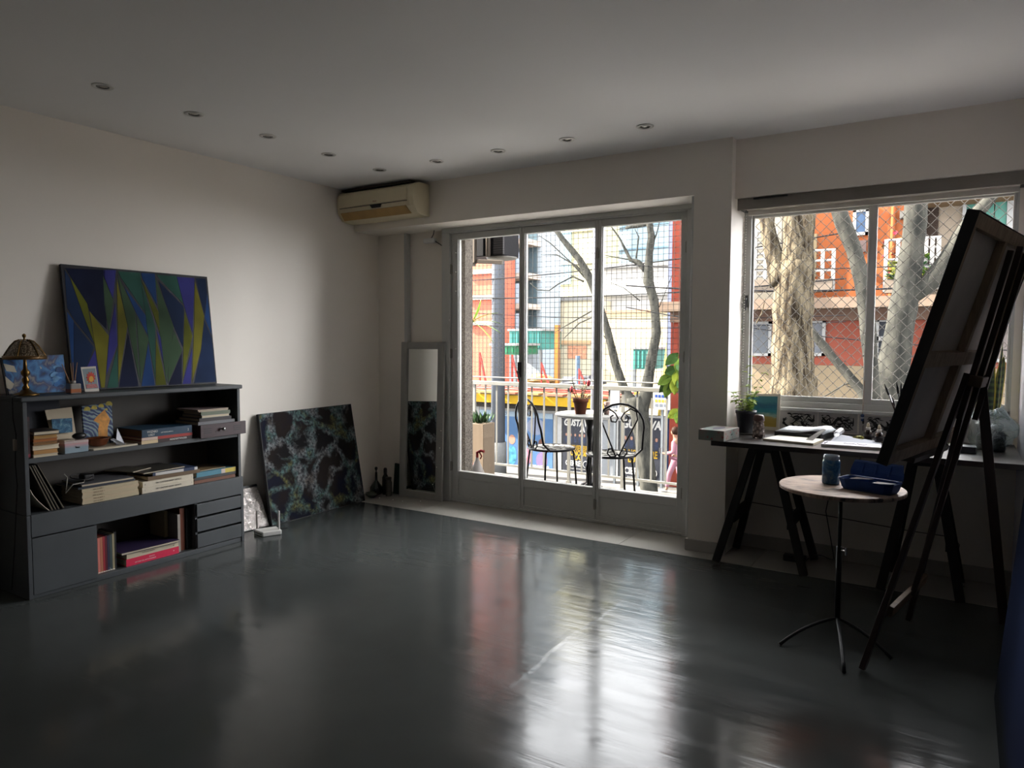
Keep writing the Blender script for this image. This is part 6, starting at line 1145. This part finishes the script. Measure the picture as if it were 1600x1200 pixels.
t = wthing('lamp_post', 'slim light grey lamp post beside the middle mullion', 'lamp post', (0, 0, 0)); p = P(927, 600, y=12.5); t.location = (p.x, 12.5, ZG-.14); ORG[t.name] = Vector((p.x, 12.5, ZG-.14)); obj('post', MB().cyl((p.x, 12.5, ZG-.14), (p.x, 12.5, 5.5), .055, .04, 12), M((176, 176, 180), .5, .3), t, smooth=True); obj('base_plate', MB().box(p.x-.14, p.x+.14, 12.36, 12.64, ZG-.14, ZG-.1), STEEL, t); obj('lamp_head', MB().tube([(p.x, 12.5, 5.5), (p.x, 12.1, 5.75), (p.x, 11.5, 5.8), (p.x, 11.2, 5.78)], [.04, .035, .07, .05], 10), STEEL, t)
WR = M((50, 50, 54), .6)
for k, (lb, u0, v0, u1, v1, yy) in enumerate((('upper overhead cable passing behind the forked tree', 735, 428, 1060, 392, 17.22), ('second overhead cable crossing the door view', 735, 455, 1060, 444, 17.2), ('third overhead cable crossing the door view', 735, 478, 1060, 486, 17.21), ('low overhead cable behind the mesh', 735, 497, 1060, 500, 17.19), ('overhead cable across the orange house balconies', 1170, 438, 1590, 420, 14.0), ('upper overhead cable across the orange house', 1170, 405, 1590, 385, 14.2), ('thin cable sagging across the red ground floor wall', 1170, 495, 1590, 528, 13.5))):
    a, b = P(u0, v0, y=yy), P(u1, v1, y=yy); d = b-a; a = a-d*.6; b = b+d*.6; n = 16
    obj('overhead_cable', MB().tube([a.lerp(b, i/n)-Vector((0, 0, .25*(1-(2*i/n-1)**2))) for i in range(n+1)], .016 if k in (0, 1, 4) else .010, 5), WR, None, lb, 'cable', 'overhead cables')
# ------------------------------------------------------------------ passer-by
px0 = P(1056, 770, z=ZG); t = wthing('person', 'passer-by in pink clothes walking and holding a phone', 'person', (px0.x, px0.y, ZG))
def skin(name, verts, edges, radii, mat, root=0):
    me = bpy.data.meshes.new(name); me.from_pydata([Vector(v)+Vector((px0.x, px0.y, ZG))-ORG[t.name] for v in verts], edges, []); me.materials.append(mat); o = bpy.data.objects.new(name, me); COL.objects.link(o); o.parent = t
    sk = o.modifiers.new('skin', 'SKIN'); sk.use_smooth_shade = True; sub = o.modifiers.new('sub', 'SUBSURF'); sub.levels = sub.render_levels = 2
    if not me.skin_vertices: me.skin_vertices.new() if hasattr(me.skin_vertices, 'new') else None
    for i, r in enumerate(radii): me.skin_vertices[0].data[i].radius = (r, r) if not isinstance(r, tuple) else r; me.skin_vertices[0].data[i].use_root = (i == root)
    return o
V = [(0, 0, .90), (-.01, 0, 1.10), (-.02, 0, 1.32), (-.03, 0, 1.42), (-.05, 0, 1.50), (-.06, 0, 1.60),
     (0, -.09, .86), (-.16, -.09, .48), (-.22, -.09, .08), (-.34, -.09, .04), (.02, .09, .86), (.06, .09, .47), (.26, .09, .14), (.18, .09, .05),
     (-.02, -.17, 1.34), (-.02, -.20, 1.08), (-.24, -.17, 1.02), (-.33, -.15, 1.04), (-.02, .17, 1.34), (.05, .21, 1.10), (-.02, .2, .88), (-.05, .2, .80)]
E_ = [(0, 1), (1, 2), (2, 3), (3, 4), (4, 5), (0, 6), (6, 7), (7, 8), (8, 9), (0, 10), (10, 11), (11, 12), (12, 13), (2, 14), (14, 15), (15, 16), (16, 17), (2, 18), (18, 19), (19, 20), (20, 21)]
rr = [.115, .10, .115, .05, .06, .085, .085, .055, .038, .03, .085, .055, .038, .03, .05, .042, .032, .025, .05, .042, .032, .025]
SKM = M((206, 156, 132), .6, var=.04)
skin('body', V, E_, rr, SKM)
PK = M((222, 160, 176), .8, var=.08); PK2 = M((214, 150, 168), .8, var=.08)
skin('jacket', [V[i] for i in (1, 2, 14, 15, 16, 18, 19, 20)]+[(0, 0, .92)], [(8, 0), (0, 1), (1, 2), (2, 3), (3, 4), (1, 5), (5, 6), (6, 7)], [.125, .135, .068, .06, .05, .068, .06, .05, .14], PK)
skin('trousers', [V[i] for i in (0, 6, 7, 10, 11)]+[(-.21, -.09, .13), (.24, .09, .17)], [(0, 1), (1, 2), (2, 5), (0, 3), (3, 4), (4, 6)], [.13, .10, .075, .10, .075, .06, .06], PK2)
obj('hair', MB().ball(Vector((px0.x-.045, px0.y, ZG+1.615)), .105, 12, 9, (1, .95, 1.1)), M((70, 48, 38), .6, var=.2), t, smooth=True)
obj('face', MB().ball(Vector((px0.x-.085, px0.y, ZG+1.585)), .085, 12, 9, (.85, .85, 1.15)), SKM, t, smooth=True)
for f in ((-.30, -.09, .0), (.20, .09, .02)): obj('shoe', MB().ball(Vector((px0.x+f[0], px0.y+f[1], ZG+.045+f[2])), .05, 10, 6, (2.3, .9, .9)), WHITEP, t, smooth=True)
obj('phone', MB().box(px0.x-.40, px0.x-.385, px0.y-.185, px0.y-.115, ZG+1.02, ZG+1.16), BLACK, None, 'dark phone held up by the passer-by', 'phone', bevel=.004)
